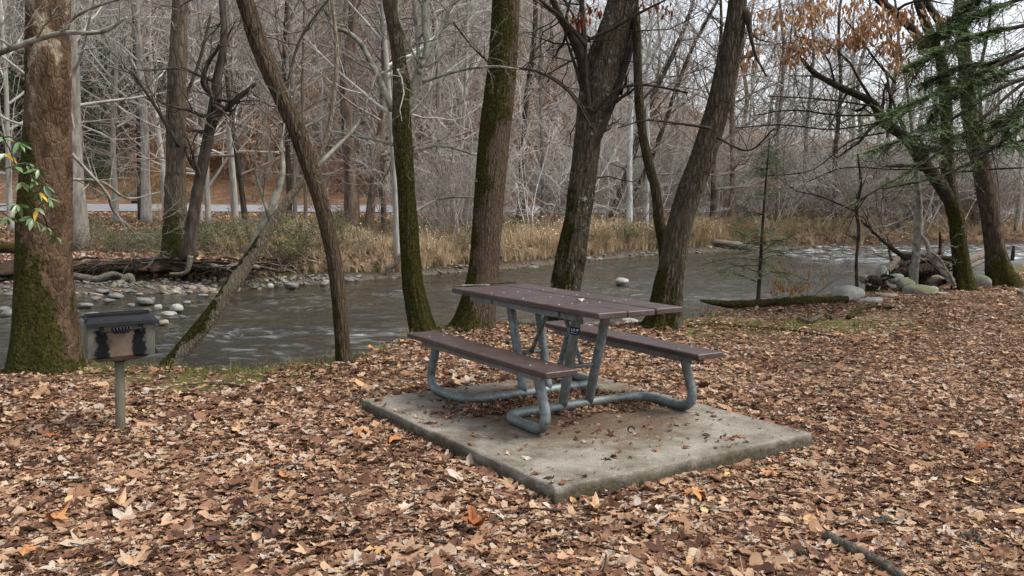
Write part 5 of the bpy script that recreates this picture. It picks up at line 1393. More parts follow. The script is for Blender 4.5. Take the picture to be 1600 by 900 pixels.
for row in [
    ("thin pale trunk at the far left edge, left of the sycamore", 18, 362, 9, "pale", 0),
    ("broad grey trunk just right of the sycamore on the far bank", 126, 388, 30, "grey", 1),
    ("slim pale trunk between the broad grey trunk and the straight pale one", 181, 346, 9, "pale", 2),
    ("straight pale grey trunk standing before the road, left third", 229, 348, 15, "pale", 4),
    ("thin dark trunk hugging the straight pale one's left side", 220, 344, 8, "dark", 0),
    ("slim pale trunk leaning slightly, right of the straight pale trunk", 260, 330, 10, "pale", 2, -0.04),
    ("slim pale trunk right of the mossy tree with bare roots", 313, 346, 8, "pale", 3),
    ("pale trunk before the road, second right of the mossy rooted tree", 326, 352, 9, "pale", 0),
    ("pale trunk left of the leaning pole's upper end", 367, 350, 11, "pale", 1),
    ("dark leaning trunk between leaning pole and pale trunks", 384, 358, 9, "dark", 3, -0.12),
    ("dark slim trunk left of the curved tree, near the road", 452, 372, 9, "dark", 0),
    ("grey slim trunk hard against the left of the curved tree", 462, 372, 7, "grey", 2),
    ("thin brown trunk close to the left of the curved tree's bend", 478, 376, 6, "brown", 4),
    ("thick brown grey trunk right of the curved tree", 548, 372, 24, "brown", 4),
    ("dark trunk leaning right beside the thick brown grey trunk", 574, 372, 14, "brown", 1, 0.10),
    ("thin brown trunk left of the slender mossy tree", 600, 368, 9, "brown", 0),
    ("pale lichen trunk half hidden by the slender mossy tree's left side", 622, 410, 11, "pale", 2, -0.03),
    ("grey trunk right behind the slender mossy tree", 688, 366, 10, "grey", 3),
    ("pale many branched trunk between the slender mossy and stout ridged trees", 712, 362, 8, "pale", 0, 0.06),
    ("dark slim trunk just right of the stout ridged tree", 812, 360, 13, "dark", 4, 0.05),
    ("pale slim trunk half way between the stout and the burled tree", 848, 358, 8, "grey", 2),
    ("dark trunk arching right just past the burled tree", 946, 362, 12, "dark", 3, 0.30),
    ("second dark arching trunk right of the first one", 968, 362, 10, "dark", 1, 0.36),
    ("white birch trunk left of the thin companion stem", 983, 368, 10, "white", 4),
    ("second white birch trunk right beside the first", 1008, 366, 9, "white", 2, 0.03),
    ("dark trunk right of the furrowed leaning tree on the far bank", 1112, 366, 9, "dark", 0),
    ("thin white trunk right of the furrowed leaning tree's top", 1158, 352, 6, "white", 2, 0.08),
    ("brown trunk above the pale far log", 1140, 364, 11, "brown", 3),
    ("slim grey trunk right above the hemlock sapling", 1214, 362, 8, "grey", 1),
    ("pale trunk leaning left, right of the hemlock sapling", 1192, 350, 6, "white", 0, 0.12),
    ("grey trunk above the still pool, left of the bare sapling", 1256, 360, 8, "grey", 4),
    ("dark trunk right above the rapids", 1302, 362, 9, "dark", 2),
    ("pale slim trunk behind the bare sapling", 1330, 352, 7, "pale", 3),
    ("brown trunk between bare sapling and driftwood, across the river", 1384, 362, 9, "brown", 0),
    ("grey trunk across the river behind the forked mossy tree", 1460, 362, 10, "grey", 1),
    ("dark trunk across the river between the two right trunks", 1522, 362, 9, "dark", 4),
    ("pale trunk across the river at the right edge", 1590, 360, 9, "pale", 2),
]: far_tree(*row)

# the mossy tree on the undercut bank with its bare roots
rp = np.array([P(276, 412, 21.6)[0], 21.6, -0.12])
rt_, _s = tree("rooted_bank_tree", "mossy far bank tree whose bare roots hang over the undercut", [(278, 416, 52), (277, 398, 40), (276, 370, 37), (274, 320, 33), (275, 250, 30), (276, 150, 28), (280, 50, 24), (284, -60, 20), (290, -300, 13)], 21.6, bark("bark_rooted", (0.045, 0.035, 0.024), (0.19, 0.155, 0.115), moss=0.55, mdir=(0, -0.4, 0), mtop=0.9, mfade=1.0, ridge=12), seed=44, flare=0.4, lump=0.1, twig_mat=FAR['dark'],
     limbs=[([(292, 405, 26), (300, 350, 20), (312, 280, 18), (330, 190, 17), (340, 120, 14), (350, 60, 11), (345, -30, 8)], (-0.5, -0.6), 14, 1.6), ([(330, 190, 11), (365, 160, 8), (400, 130, 6)], (-0.6, -0.8), 8, 1.4), ([(335, 150, 9), (318, 130, 9), (325, 100, 6), (345, 70, 4)], (-0.6, -1.0), 6, 1.2), ([(280, 230, 6), (245, 170, 5), (205, 110, 4)], (-0.3, -1.0), 8, 1.5), ([(278, 180, 6), (310, 100, 5), (330, 20, 4)], (0.1, 0.6), 6, 1.5)])
rngr = np.random.default_rng(71)
MAT_ROOT = [MAT_DRIFT, MAT_DRIFT_D, MAT_TWIG, MAT_DRIFT_D]
for k in range(84):
    x0 = rngr.normal(272, 20) if k % 3 else rngr.uniform(120, 400)
    a_ = P(x0, rngr.uniform(402, 416), 21.3 + rngr.uniform(-0.3, 0.5))
    dx = rngr.normal(0, 1)
    side = np.sign(x0 - 272 + rngr.normal(0, 15))
    pts_ = [a_, a_ + np.array([side * 0.5, -0.25, -0.04]), a_ + np.array([side * (0.9 + 0.5 * rngr.random()), -0.45, rngr.uniform(-0.18, 0.02)]), a_ + np.array([side * (1.3 + 0.9 * rngr.random()), -0.55 + 0.3 * rngr.normal(), rngr.uniform(-0.5, 0.0)])]
    s_ = spline(np.array(pts_), 16); s_ += rngr.normal(0, 0.015, s_.shape)
    r_ = 0.010 + 0.036 * rngr.random() ** 2
    b = MB().add(*tube(s_, np.linspace(r_, r_ * 0.35, 16), 7))
    for _ in range(2):
        i = rngr.integers(4, 14)
        branch(b, rngr, s_[i], nrm(rngr.normal(0, 1, 3) + np.array([side * 0.4, -0.3, -0.5])), rngr.uniform(0.25, 0.6), r_ * 0.5, 1, 5, 0.35, -0.1, (2, 2))
    b.obj("root", MAT_ROOT[k % 4], rt_)
for rows_ in ([(112, 430, 10), (150, 436, 11), (165, 432, 12), (178, 428, 8), (195, 432, 5)], [(190, 444, 10), (196, 436, 13), (204, 433, 12), (208, 444, 8)], [(330, 415, 8), (350, 418, 7), (375, 414, 8), (405, 418, 7)], [(298, 400, 9), (294, 420, 8), (286, 427, 6), (265, 428, 4)]):
    s_ = spline([(*P(r_[0], r_[1], 20.6), M(r_[2], 20.6) / 2) for r_ in rows_], 24)
    MB().add(*tube(s_[:, :3], s_[:, 3], 9)).obj("root", MAT_DRIFT, rt_)
# overhanging sod of the undercut: a ragged dark lip
b = MB()
xs_ = np.linspace(-13.5, -5.6, 90)
prof_ = [(0.9, 0.05), (0.35, 0.04), (-0.15, 0.0), (-0.42, -0.06), (-0.40, -0.12), (0.0, -0.16), (0.7, -0.18)]
V = []
for i, x in enumerate(xs_):
    k_ = math.sin(math.pi * i / 89) ** 0.5
    jit = 0.30 * float(vnoise(np.array([[x * 2.1, 0, 0]]), 4)[0]) + 0.16 * float(vnoise(np.array([[x * 7.3, 0, 0]]), 6)[0])
    for (dy, dz) in prof_: V.append((x, float(far_bank(x)) + 0.35 + (dy * k_ + jit * (dy < 0.4)), gz(x, float(far_bank(x)) + 1.25) + dz - 0.03 + 0.09 * float(vnoise(np.array([[x * 5.5, dy * 6, 1]]), 5)[0])))
b.add(V, [[i * 7 + j, (i + 1) * 7 + j, (i + 1) * 7 + j + 1, i * 7 + j + 1] for i in range(89) for j in range(6)])
tag(b.obj("bank_overhang", simple("wet_earth", (0.016, 0.011, 0.008), (0.06, 0.04, 0.026), 14, 0.95, 0.9, 30)), "overhanging sod lip of the far bank above the gravel bar", None, None, 'structure')

# far logs and the tiny table
def far_log(label, rows, Y, mat, seed):
    s = spline([(*P(r_[0], r_[1], Y), M(r_[2], Y) / 2) for r_ in rows], 24)
    V, Q, T = tube(s[:, :3], s[:, 3] * (1 + 0.15 * fbm(s[:, :3] * 2, seed, 2)), 12)
    return tag(MB().add(V + 0.03 * fbm(V * 3, seed, 2)[:, None], Q, T).obj("fallen_log", mat), label, "log")
far_log("pale bare log lying on the far gravel beach", [(1112, 378, 9), (1135, 380, 10), (1160, 385, 10), (1186, 389, 8)], 39.0, MAT_DRIFT, 3)
far_log("rusty brown log left of the pale bare log on the far beach", [(1076, 380, 9), (1095, 380, 10), (1116, 381, 8)], 39.5, MAT_LOG, 4)
far_log("mossy log behind the sycamore at the left edge", [(-30, 388, 15), (0, 388, 15), (24, 389, 14)], 22.5, MAT_LOG, 5)
far_log("grey log lying before the road near the thin pale trunks", [(300, 352, 4), (340, 350, 5), (368, 349, 4)], 33.0, MAT_DEAD, 6)
far_log("dark log at the far water's edge beyond the curved tree", [(530, 438, 5), (560, 437, 6), (578, 433, 5)], 24.2, MAT_DRIFT_D, 7)
far_log("low dark log on the far bank left of the rapids", [(1195, 398, 5), (1220, 396, 7), (1245, 394, 6)], 40.0, MAT_DRIFT_D, 8)
# stump roots by the pale lichen trunk
wad("grey twisted stump at the far water's edge left of the slender mossy tree", 582, 426, 24.3, 10, 91, 8)
s_ = spline([(*P(x, y, 23.9), M(w, 23.9) / 2) for x, y, w in [(627, 398, 8), (618, 412, 9), (608, 420, 8), (603, 434, 5)]], 16)
tag(MB().add(*tube(s_[:, :3], s_[:, 3], 8)).obj("bleached_root", MAT_DRIFT), "bleached root curving down to the water left of the slender mossy tree", "root")
ft = hit(217, 338)
ftt = thing("far_grill", "tiny dark grill on a post across the river beside the straight pale trunk", "grill", ft)
MB().add(*box(ft + np.array([-0.26, -0.2, 0.62]), ft + np.array([0.26, 0.2, 0.74]), 0.01)).obj("firebox", MAT_SOOT, ftt, False)
MB().add(*tube([ft + np.array([0, 0, -0.2]), ft + np.array([0, 0, 0.62])], 0.05, 10)).obj("post", MAT_SOOT, ftt)

# ------------------------------------------------------------------ woods, thicket and grass that read as one mass
rng = np.random.default_rng(808)
def toned(me, mat):
    c = me.copy(); c.materials.clear(); c.materials.append(mat); return c
def merge(*pairs):
    """one proto mesh out of several meshes, each with its own material"""
    V, F, MI, mats, off = [], [], [], [], 0
    for k, (me, mat) in enumerate(pairs):
        co = np.empty(len(me.vertices) * 3, np.float32); me.vertices.foreach_get("co", co)
        V.append(co.reshape(-1, 3)); F += [[i + off for i in p_.vertices] for p_ in me.polygons]; MI += [k] * len(me.polygons); mats.append(mat); off += len(me.vertices)
    out = bpy.data.meshes.new("wood_shape"); out.from_pydata(np.concatenate(V).tolist(), [], F)
    for mt in mats: out.materials.append(mt)
    out.polygons.foreach_set("material_index", np.array(MI, np.int32)); out.polygons.foreach_set("use_smooth", np.ones(len(MI), bool))
    return out
wood_protos = [merge((PROTO[k][0], FAR[t]), (PROTO[k][1], FAR_TWIG[t])) for k, t in ((0, "grey"), (1, "pale"), (2, "brown"), (3, "grey"), (4, "pale"), (1, "dark"), (3, "pale"))]
wood_coll = proto_collection("wood_shape", wood_protos)
n = 760
y = 62 + 110 * rng.random(n) ** 1.3
x = rng.uniform(-0.75, 0.78, n) * y
kp = (y > road_y(x) + 6) & (rng.random(n) > 0.80 * sst(0.0, 0.13, x / y))
x, y = x[kp], y[kp]; n = len(x)
sc_ = rng.uniform(0.75, 1.25, n)
scatter("hillside_woods", wood_coll, np.stack([x, y, height(x, y) - 0.2], 1), np.stack([rng.normal(0, 0.05, n), rng.normal(0, 0.05, n), rng.uniform(0, 6.28, n)], 1), np.stack([sc_ * rng.uniform(0.7, 1.3, n), sc_ * rng.uniform(0.7, 1.3, n), sc_], 1), rng.integers(0, 7, n), rng.random(n), "bare grey woods covering the hillside beyond the road")

def shrub(seed, H, nstem, mat, kids=(6, 4, 3), r=0.024, spread=0.5):
    rng_ = np.random.default_rng(seed)
    b = MB()
    for k in range(nstem):
        az = k * 2.4 + rng_.random()
        d_ = nrm(np.array([math.cos(az) * spread, math.sin(az) * spread, 1.0]))
        branch(b, rng_, np.array([0.15 * math.cos(az), 0.15 * math.sin(az), -0.1]), d_, H * rng_.uniform(0.75, 1.1), r * rng_.uniform(0.7, 1.3), 0, 8, 0.12, 0.05, kids, (22, 60), (0.35, 0.6), (5, 4, 3, 3), 0.2, 0.006)
    me = b.mesh("shrub_shape"); me.materials.append(mat); return me
sh_coll = proto_collection("shrub_shape", [shrub(500, 5.0, 5, FAR_TWIG["pale"]), shrub(501, 4.2, 6, FAR_TWIG["grey"]), shrub(502, 6.0, 4, FAR_TWIG["pale"], (7, 5, 3)), shrub(503, 3.4, 6, FAR_TWIG["brown"]), shrub(504, 5.5, 5, FAR_TWIG["grey"], spread=0.8), shrub(505, 2.6, 8, FAR_TWIG["brown"], (5, 5, 3), 0.014)])
n = 380
v_ = rng.random(n)
x = np.where(v_ < 0.55, rng.uniform(-3.5, 26, n), rng.uniform(-36, 60, n))
y = far_bank(x) + 1.3 + (np.minimum(road_y(x), far_bank(x) + 26) - 4.5 - far_bank(x) - 1.3) * rng.random(n)
late = rng.random(n) < 0.32
y = np.where(late, road_y(x) + 5 + 28 * rng.random(n), y)
left = (x / y < -0.20) & ~late
kp = ~(left & (rng.random(n) < 0.82)) & ~((y > 50) & (x / y > 0.1) & (rng.random(n) < 0.5))
x, y = x[kp], y[kp]; n = len(x)
xe = rng.uniform(14, 40, 70); ye = far_bank(xe) + 1.5 + 9 * rng.random(70); x, y = np.concatenate([x, xe]), np.concatenate([y, ye]); n = len(x)
sc_ = rng.uniform(0.6, 1.15, n)
scatter("bare_thicket", sh_coll, np.stack([x, y, height(x, y)], 1), np.stack([rng.normal(0, 0.12, n), rng.normal(0, 0.12, n), rng.uniform(0, 6.28, n)], 1), np.stack([sc_] * 3, 1), rng.choice([0, 1, 2, 3, 3, 4, 5], n), rng.random(n), "tangle of bare grey shrubs on the far bank")

# coppery and green leafy understorey
def leafy(seed, H, nstem, lmat, size, nl, spread=0.5, droop=0.0, twig="brown"):
    rng_ = np.random.default_rng(seed)
    b = MB(); lv = MB()
    for k in range(nstem):
        az = k * 2.4 + rng_.random()
        branch(b, rng_, np.array([0, 0, -0.1]), nrm(np.array([math.cos(az) * spread, math.sin(az) * spread, 1.0])), H * rng_.uniform(0.7, 1.1), 0.02, 0, 7, 0.16, 0.04, (6, 4), (25, 65), (0.4, 0.65), (4, 3, 3), 0.15, 0.005)
    tips = np.concatenate(b.v)
    idx = rng_.integers(0, len(tips), nl)
    c = tips[idx] + rng_.normal(0, size * 0.8, (nl, 3)); c[:, 2] = np.maximum(c[:, 2], 0.1)
    a = nrm(rng_.normal(0, 1, (nl, 3)) + np.array([0, 0, -droop])); u = nrm(np.cross(a, rng_.normal(0, 1, (nl, 3)))); s_ = size * rng_.uniform(0.6, 1.3, (nl, 1))
    V = np.stack([c - a * s_ * 0.5, c + u * s_ * 0.26, c + a * s_ * 0.5, c - u * s_ * 0.26], 1).reshape(-1, 3)
    lv.add(V, np.arange(nl * 4).reshape(-1, 4))
    return merge((b.mesh("s"), FAR_TWIG[twig]), (lv.mesh("l", False), lmat))
def leafmat(name, c1, c2):
    m = N(name)
    col = m.mix(m.rand(), c1, c2)
    col = m.mix(m.ramp(m.noise(1.5, 3), [(0.3, 0), (0.7, 0.8)]), col, tuple(0.5 * c for c in c1))
    m.done(col, 0.7, None, spec=0.05)
    return m.m
LM = {"copper": leafmat("leaf_copper", (0.28, 0.13, 0.065), (0.42, 0.21, 0.105)), "orange": leafmat("leaf_orange_far", (0.30, 0.12, 0.03), (0.42, 0.20, 0.05)), "rose": leafmat("leaf_rose", (0.19, 0.085, 0.075), (0.27, 0.13, 0.11)), "gold": leafmat("leaf_gold", (0.34, 0.24, 0.06), (0.45, 0.33, 0.10)), "green": leafmat("leaf_green_far", (0.06, 0.085, 0.02), (0.12, 0.15, 0.035)), "dark": leafmat("leaf_evergreen_far", (0.022, 0.04, 0.016), (0.045, 0.07, 0.026))}
leafy_coll = proto_collection("leafy_shape", [leafy(600, 3.6, 4, LM["copper"], 0.09, 1500), leafy(601, 2.2, 5, LM["orange"], 0.09, 900), leafy(602, 3.0, 4, LM["rose"], 0.07, 1100), leafy(603, 1.3, 6, LM["gold"], 0.06, 500, 0.9), leafy(604, 1.2, 7, LM["green"], 0.07, 700, 1.0), leafy(605, 4.5, 5, LM["dark"], 0.13, 2600, 0.7)])
P_, I_, S_ = [], [], []
def put(px, py, idx, n_, spx, spy, s0=0.7, s1=1.2, Y=None):
    for _ in range(n_):
        p_ = hit(rng.normal(px, spx), rng.normal(py, spy))
        if p_[1] < far_bank(p_[0]) + 0.4: p_[1] = far_bank(p_[0]) + 0.6 + rng.random()
        p_[2] = gz(p_[0], p_[1])
        P_.append(p_); I_.append(idx); S_.append(rng.uniform(s0, s1))
put(255, 300, 1, 9, 28, 10, 0.8, 1.3); put(280, 262, 1, 5, 25, 10, 0.9, 1.4); put(250, 310, 3, 6, 20, 8); put(300, 315, 3, 8, 120, 6)
put(750, 210, 0, 44, 70, 45, 1.2, 2.4); put(850, 250, 0, 30, 70, 35, 1.0, 2.0); put(560, 230, 0, 30, 170, 50, 1.0, 2.0); put(600, 150, 0, 60, 250, 60, 1.2, 2.6); put(800, 280, 0, 26, 90, 16, 0.8, 1.3); put(400, 200, 3, 14, 200, 50, 1.2, 2.4); put(880, 90, 3, 10, 60, 30, 1.5, 2.6); put(260, 285, 1, 8, 30, 12, 1.0, 1.5); put(900, 180, 0, 20, 90, 50, 1.2, 2.2); put(330, 250, 0, 14, 90, 30, 0.9, 1.6); put(1080, 280, 0, 10, 60, 20, 0.9, 1.4); put(700, 300, 2, 20, 200, 25, 0.9, 1.5); put(430, 240, 2, 12, 120, 40, 1.0, 1.6)
put(1100, 330, 2, 12, 50, 12, 0.9, 1.4); put(1320, 320, 2, 10, 60, 14, 0.9, 1.3); put(1190, 352, 4, 16, 70, 6, 0.8, 1.4); put(1250, 366, 3, 26, 70, 5, 0.6, 1.1); put(1160, 372, 3, 12, 60, 4, 0.5, 0.9)
put(200, 200, 5, 26, 110, 45, 1.0, 1.9); put(145, 300, 5, 4, 12, 6, 0.6, 0.9); put(430, 200, 5, 10, 60, 50, 1.0, 1.6); put(60, 240, 5, 10, 40, 40, 1.0, 1.6); put(1240, 330, 5, 5, 60, 12, 0.7, 1.1); put(1400, 345, 5, 9, 130, 10, 0.6, 0.9); put(1050, 300, 5, 5, 40, 20, 0.7, 1.2)
put(440, 392, 4, 16, 30, 12, 0.6, 1.1); put(250, 388, 4, 24, 60, 5, 0.4, 0.7); put(340, 392, 4, 16, 30, 8, 0.5, 0.8); put(600, 380, 4, 12, 60, 12, 0.6, 0.9); put(760, 380, 4, 12, 100, 6, 0.6, 0.9); put(430, 400, 3, 6, 40, 8, 0.6, 0.9); put(1000, 390, 4, 8, 30, 5, 0.5, 0.8)
n = len(P_)
scatter("leafy_understorey", leafy_coll, np.array(P_), np.stack([0 * np.zeros(n), np.zeros(n), rng.uniform(0, 6.28, n)], 1), np.stack([S_] * 3, 1), I_, rng.random(n), "copper, gold and green leaved undergrowth scattered through the far woods")

# dry grass of the far bank
def tuft(seed, nb, h, mat, w=0.008, spread=0.35, plume=True):
    rng_ = np.random.default_rng(seed)
    b = MB()
    for _ in range(nb):
        az = rng_.uniform(0, 6.28); d0 = np.array([math.cos(az), math.sin(az), 0])
        hh = h * rng_.uniform(0.5, 1.15); o = d0 * rng_.uniform(0, 0.16) + np.array([rng_.normal(0, 0.05), rng_.normal(0, 0.05), -0.05])
        le = spread * rng_.uniform(0.2, 1.4)
        side = np.array([-d0[1], d0[0], 0]) * w * rng_.uniform(0.7, 1.5)
        t = np.linspace(0, 1, 4)[:, None]
        c = o + d0 * le * hh * t ** 2 + np.array([0, 0, 1]) * hh * (t - 0.25 * le * t ** 2)
        V = np.concatenate([c + side * (1 - 0.75 * t), c - side * (1 - 0.75 * t)])
        Q = [[k, k + 1, k + 5, k + 4] for k in range(3)]
        b.add(V, Q, None, rng_.random())
        if plume and rng_.random() < 0.06:
            V2 = np.stack([c[3], c[3] + side * 4 + [0, 0, 0.04], c[3] + d0 * 0.10 + [0, 0, 0.05], c[3] - side * 4 + [0, 0, 0.04]])
            b.add(V2, [[0, 1, 2, 3]], None, 0.95)
    me = b.mesh("grass_shape"); me.materials.append(mat); return me
def grassmat(name, stops):
    m = N(name)
    col = m.ramp(m.attr("tint"), stops)
    col = m.mix(m.math('MULTIPLY', m.attr("tint", True), 0.55), col, m.mix(1.0, col, (0.62, 0.48, 0.36), 'MULTIPLY'))
    m.done(col, 0.75, None, spec=0.05); return m.m
G_TAN = grassmat("grass_tan", [(0, (0.24, 0.17, 0.10)), (0.4, (0.40, 0.30, 0.185)), (0.8, (0.54, 0.43, 0.28)), (1, (0.60, 0.50, 0.36))])
G_GRN = grassmat("grass_green", [(0, (0.06, 0.075, 0.02)), (0.5, (0.12, 0.135, 0.035)), (1, (0.24, 0.21, 0.08))])
G_BRN = grassmat("grass_stalk", [(0, (0.05, 0.033, 0.022)), (0.6, (0.12, 0.08, 0.052)), (1, (0.22, 0.155, 0.1))])
grass_coll = proto_collection("grass_shape", [tuft(700, 46, 0.85, G_TAN), tuft(701, 40, 1.1, G_TAN), tuft(702, 44, 0.7, G_TAN, spread=0.6), tuft(703, 36, 0.6, G_GRN, spread=0.5, plume=False), tuft(704, 16, 1.7, G_BRN, 0.006, 0.12), tuft(705, 30, 0.13, G_GRN, 0.004, 0.5, False)])
n = 5200
x = np.where(rng.random(n) < 0.75, rng.uniform(-8.2, 10, n), rng.uniform(8, 40, n))
dd = rng.random(n) ** 1.6 * 7.0
dens = sst(-8.4, -5.2, x)
y = far_bank(x) + 0.15 + dd
kp = rng.random(n) < (0.25 + 0.75 * dens) * np.where(x > 9.5, 0.35, 1)
x, y, dd = x[kp], y[kp], dd[kp]; n = len(x)
idx = np.where(rng.random(n) < 0.20 + 0.45 * (x < -5.0), 3, rng.integers(0, 3, n))
idx = np.where((dd > 2.2) & (rng.random(n) < 0.14), 4, idx)
pat = sst(-0.35, 0.25, n2(x, y, 0.35, 88, 3))
sc_ = rng.uniform(0.5, 1.0, n) * np.where(x < -6, 0.6, 1.0) * (0.34 + 0.52 * pat)
scatter("far_bank_grass", grass_coll, np.stack([x, y, height(x, y)], 1), np.stack([rng.normal(0, 0.1, n), rng.normal(0, 0.1, n), rng.uniform(0, 6.28, n)], 1), np.stack([sc_] * 3, 1), idx, rng.random(n), "tall dry tan grass along the far bank")
# short green sprigs at the near lip
n = 700
x = rng.uniform(-4.5, 5.0, n); y = near_lip(x) - np.abs(rng.normal(0.12, 0.2, n)); idx = np.full(n, 5)
x[:120] = rng.normal(3.4, 0.8, 120); y[:120] = rng.normal(10.7, 0.35, 120)
sc_ = rng.uniform(0.25, 0.8, n) * (n2(x, y, 1.2, 66, 2) > -0.15)
kp = sc_ > 0
x, y, idx, sc_ = x[kp], y[kp], idx[kp], sc_[kp]; n = len(x)
scatter("bank_grass", grass_coll, np.stack([x, y, height(x, y)], 1), np.stack([rng.normal(0, 0.2, n), rng.normal(0, 0.2, n), rng.uniform(0, 6.28, n)], 1), np.stack([sc_] * 3, 1), idx, rng.random(n), "short green and dry grass sprigs at the near bank's edge")

# ------------------------------------------------------------------ hemlock foliage
MAT_NEEDLE = ramp_leaf("hemlock_needles", [(0, (0.050, 0.085, 0.040)), (0.5, (0.12, 0.18, 0.08)), (1, (0.21, 0.27, 0.125))], inst=False, rough=0.6, trans=0.4)
def spray(rng_, p0, d0, L, nl=26, w=0.05):
    """flat drooping spray: side twiglets set with small flat needles"""
    d = nrm(d0); up = np.array([0, 0, 1.0]); sd = nrm(np.cross(d, up)); 
    V = []
    for k in range(nl):
        t = (k + rng_.random()) / nl
        c = p0 + d * L * t + np.array([0, 0, -0.22 * L * t * t])
        sg = 1 if k % 2 else -1
        ln = w * (1.15 - 0.6 * t) * rng_.uniform(0.6, 1.3)
        a = nrm(sd * sg + d * 0.6 + np.array([0, 0, rng_.normal(-0.1, 0.25)]))
        b_ = nrm(np.cross(a, up + rng_.normal(0, 0.3, 3))) * ln * 0.16
        V += [c, c + a * ln * 0.5 + b_, c + a * ln, c + a * ln * 0.5 - b_]
    return np.array(V)
def foliage(mb, rng_, limbs, per, L, nl=26, w=0.05, zmin=None):
    for s_ in limbs:
        n_ = len(s_)
        for _ in range(per):
            i = rng_.integers(n_ // 4, n_ - 1)
            d_ = nrm(s_[i + 1, :3] - s_[i, :3])
            o_ = nrm(d_ * 0.6 + rng_.normal(0, 0.7, 3) * np.array([1, 1, 0.35]))
            V = spray(rng_, s_[i, :3], o_, L * rng_.uniform(0.5, 1.3), nl, w)
            mb.add(V, np.arange(len(V)).reshape(-1, 4), None, np.clip(rng_.beta(1.6, 1.8) + 0.0 * V[:, 0], 0, 1))

rng = np.random.default_rng(33)
hk = thing("hemlock_tree", "dark green hemlock with drooping boughs reaching in from the right edge", "tree", (8.9, 12.4, gz(8.9, 12.4)))
b = MB()
trunk_mesh(b, [(8.95, 12.4, gz(8.9, 12.4) - 0.3, 0.19), (8.9, 12.4, 1.5, 0.16), (8.8, 12.4, 4.0, 0.13), (8.7, 12.4, 7.0, 0.09), (8.6, 12.4, 10.5, 0.03)], 0.3, 5, 0.06, 51, 20)
b.obj("trunk", MAT_R2, hk)
lims = []
for (pts_, dy0, dy1, w0) in [
    ([(1690, 60), (1600, 85), (1540, 110), (1480, 140), (1420, 165), (1370, 195)], 12.4, 11.6, 8), ([(1690, 20), (1600, 40), (1530, 55), (1470, 80), (1415, 110)], 12.4, 12.0, 8), ([(1690, 110), (1610, 120), (1550, 145), (1490, 185), (1420, 215), (1350, 240)], 12.4, 11.3, 8), ([(1690, 90), (1600, 130), (1530, 190), (1450, 250), (1330, 320)], 12.3, 11.2, 7),
    ([(1680, -30), (1590, 0), (1520, 25), (1450, 60)], 12.4, 12.6, 8), ([(1690, 150), (1610, 190), (1540, 240), (1470, 275), (1380, 295)], 12.3, 11.0, 7), ([(1700, 60), (1640, 120), (1590, 170), (1530, 205), (1470, 215)], 12.2, 11.9, 7), ([(1690, -70), (1600, -40), (1540, -10), (1490, 30), (1465, 60)], 12.5, 12.9, 8),
    ([(1690, 30), (1620, 65), (1560, 95), (1500, 105), (1440, 135)], 12.6, 13.2, 7), ([(1690, 130), (1640, 150), (1600, 175), (1575, 205), (1590, 230)], 12.2, 11.5, 6), ([(1690, 190), (1640, 210), (1570, 225), (1500, 235), (1440, 232)], 12.5, 12.9, 6), ([(1700, 80), (1650, 95), (1600, 105), (1540, 125), (1480, 160), (1445, 200)], 12.8, 13.4, 7)]:
    yy_ = np.linspace(dy0, dy1, len(pts_))
    s_ = spline([(*P(x_, y_, d_), M(w0 * (1 - 0.8 * k / len(pts_)), d_) / 2) for k, ((x_, y_), d_) in enumerate(zip(pts_, yy_))], 34)
    lims.append(s_)
    lb = MB().add(*tube(s_[:, :3], s_[:, 3], 6))
    for _ in range(18):
        i = rng.integers(6, 32)
        d_ = nrm(s_[i + 1, :3] - s_[i, :3])
        branch(lb, rng, s_[i, :3], nrm(d_ + rng.normal(0, 0.5, 3) * np.array([1, 1, 0.5])), rng.uniform(0.4, 1.0), 0.008, 1, 5, 0.15, -0.05, (4, 4), rmin=0.0016)
    lb.obj("bough", MAT_TWIG, hk)
fb_ = MB()
for k, s_ in enumerate(lims):
    foliage(fb_, rng, [s_[8:34]], (250, 290, 130, 26, 250, 22, 200, 250, 290, 110, 110, 250)[k], 0.42, 34, 0.055)
fo = fb_.obj("foliage", MAT_NEEDLE, hk, False); fo["kind"] = "stuff"

# hemlock sapling by the log
hs = thing("hemlock_sapling", "slim young hemlock with sparse green sprays behind the rotten log", "tree", hit(1184, 470))
st_ = spline([(*P(x_, y_, 12.75), M(w_, 12.75) / 2) for x_, y_, w_ in [(1184, 476, 7), (1187, 430, 6), (1190, 380, 5), (1194, 320, 4), (1198, 270, 3), (1202, 220, 2)]], 30)
MB().add(*tube(st_[:, :3], st_[:, 3], 8)).obj("trunk", MAT_TWIG, hs)
fb_ = MB(); lb = MB(); sl_ = []
for k in range(34):
    i = int(5 + 24 * rng.random()); az = rng.uniform(0, 6.28)
    L = 0.85 * (1.15 - i / 34) * rng.uniform(0.5, 1.1)
    d_ = np.array([math.cos(az), math.sin(az), rng.uniform(-0.15, 0.25)])
    q_ = spline(np.array([st_[i, :3], st_[i, :3] + d_ * L * 0.5, st_[i, :3] + d_ * L + np.array([0, 0, -0.12])]), 10)
    lb.add(*tube(q_, np.linspace(0.006, 0.002, 10), 4)); sl_.append(np.concatenate([q_, np.zeros((10, 1))], 1))
for (a_, c_) in (((1182, 440), (1120, 425)), ((1184, 425), (1105, 408)), ((1188, 385), (1145, 360)), ((1188, 395), (1235, 370))):
    q_ = spline(np.array([P(*a_, 12.75), P((a_[0] + c_[0]) / 2, (a_[1] + c_[1]) / 2 - 4, 12.6), P(*c_, 12.4)]), 10)
    lb.add(*tube(q_, np.linspace(0.007, 0.002, 10), 4)); sl_ += [np.concatenate([q_, np.zeros((10, 1))], 1)] * 2
lb.obj("limbs", MAT_TWIG, hs)["kind"] = "stuff"
foliage(fb_, rng, sl_, 11, 0.24, 18, 0.045)
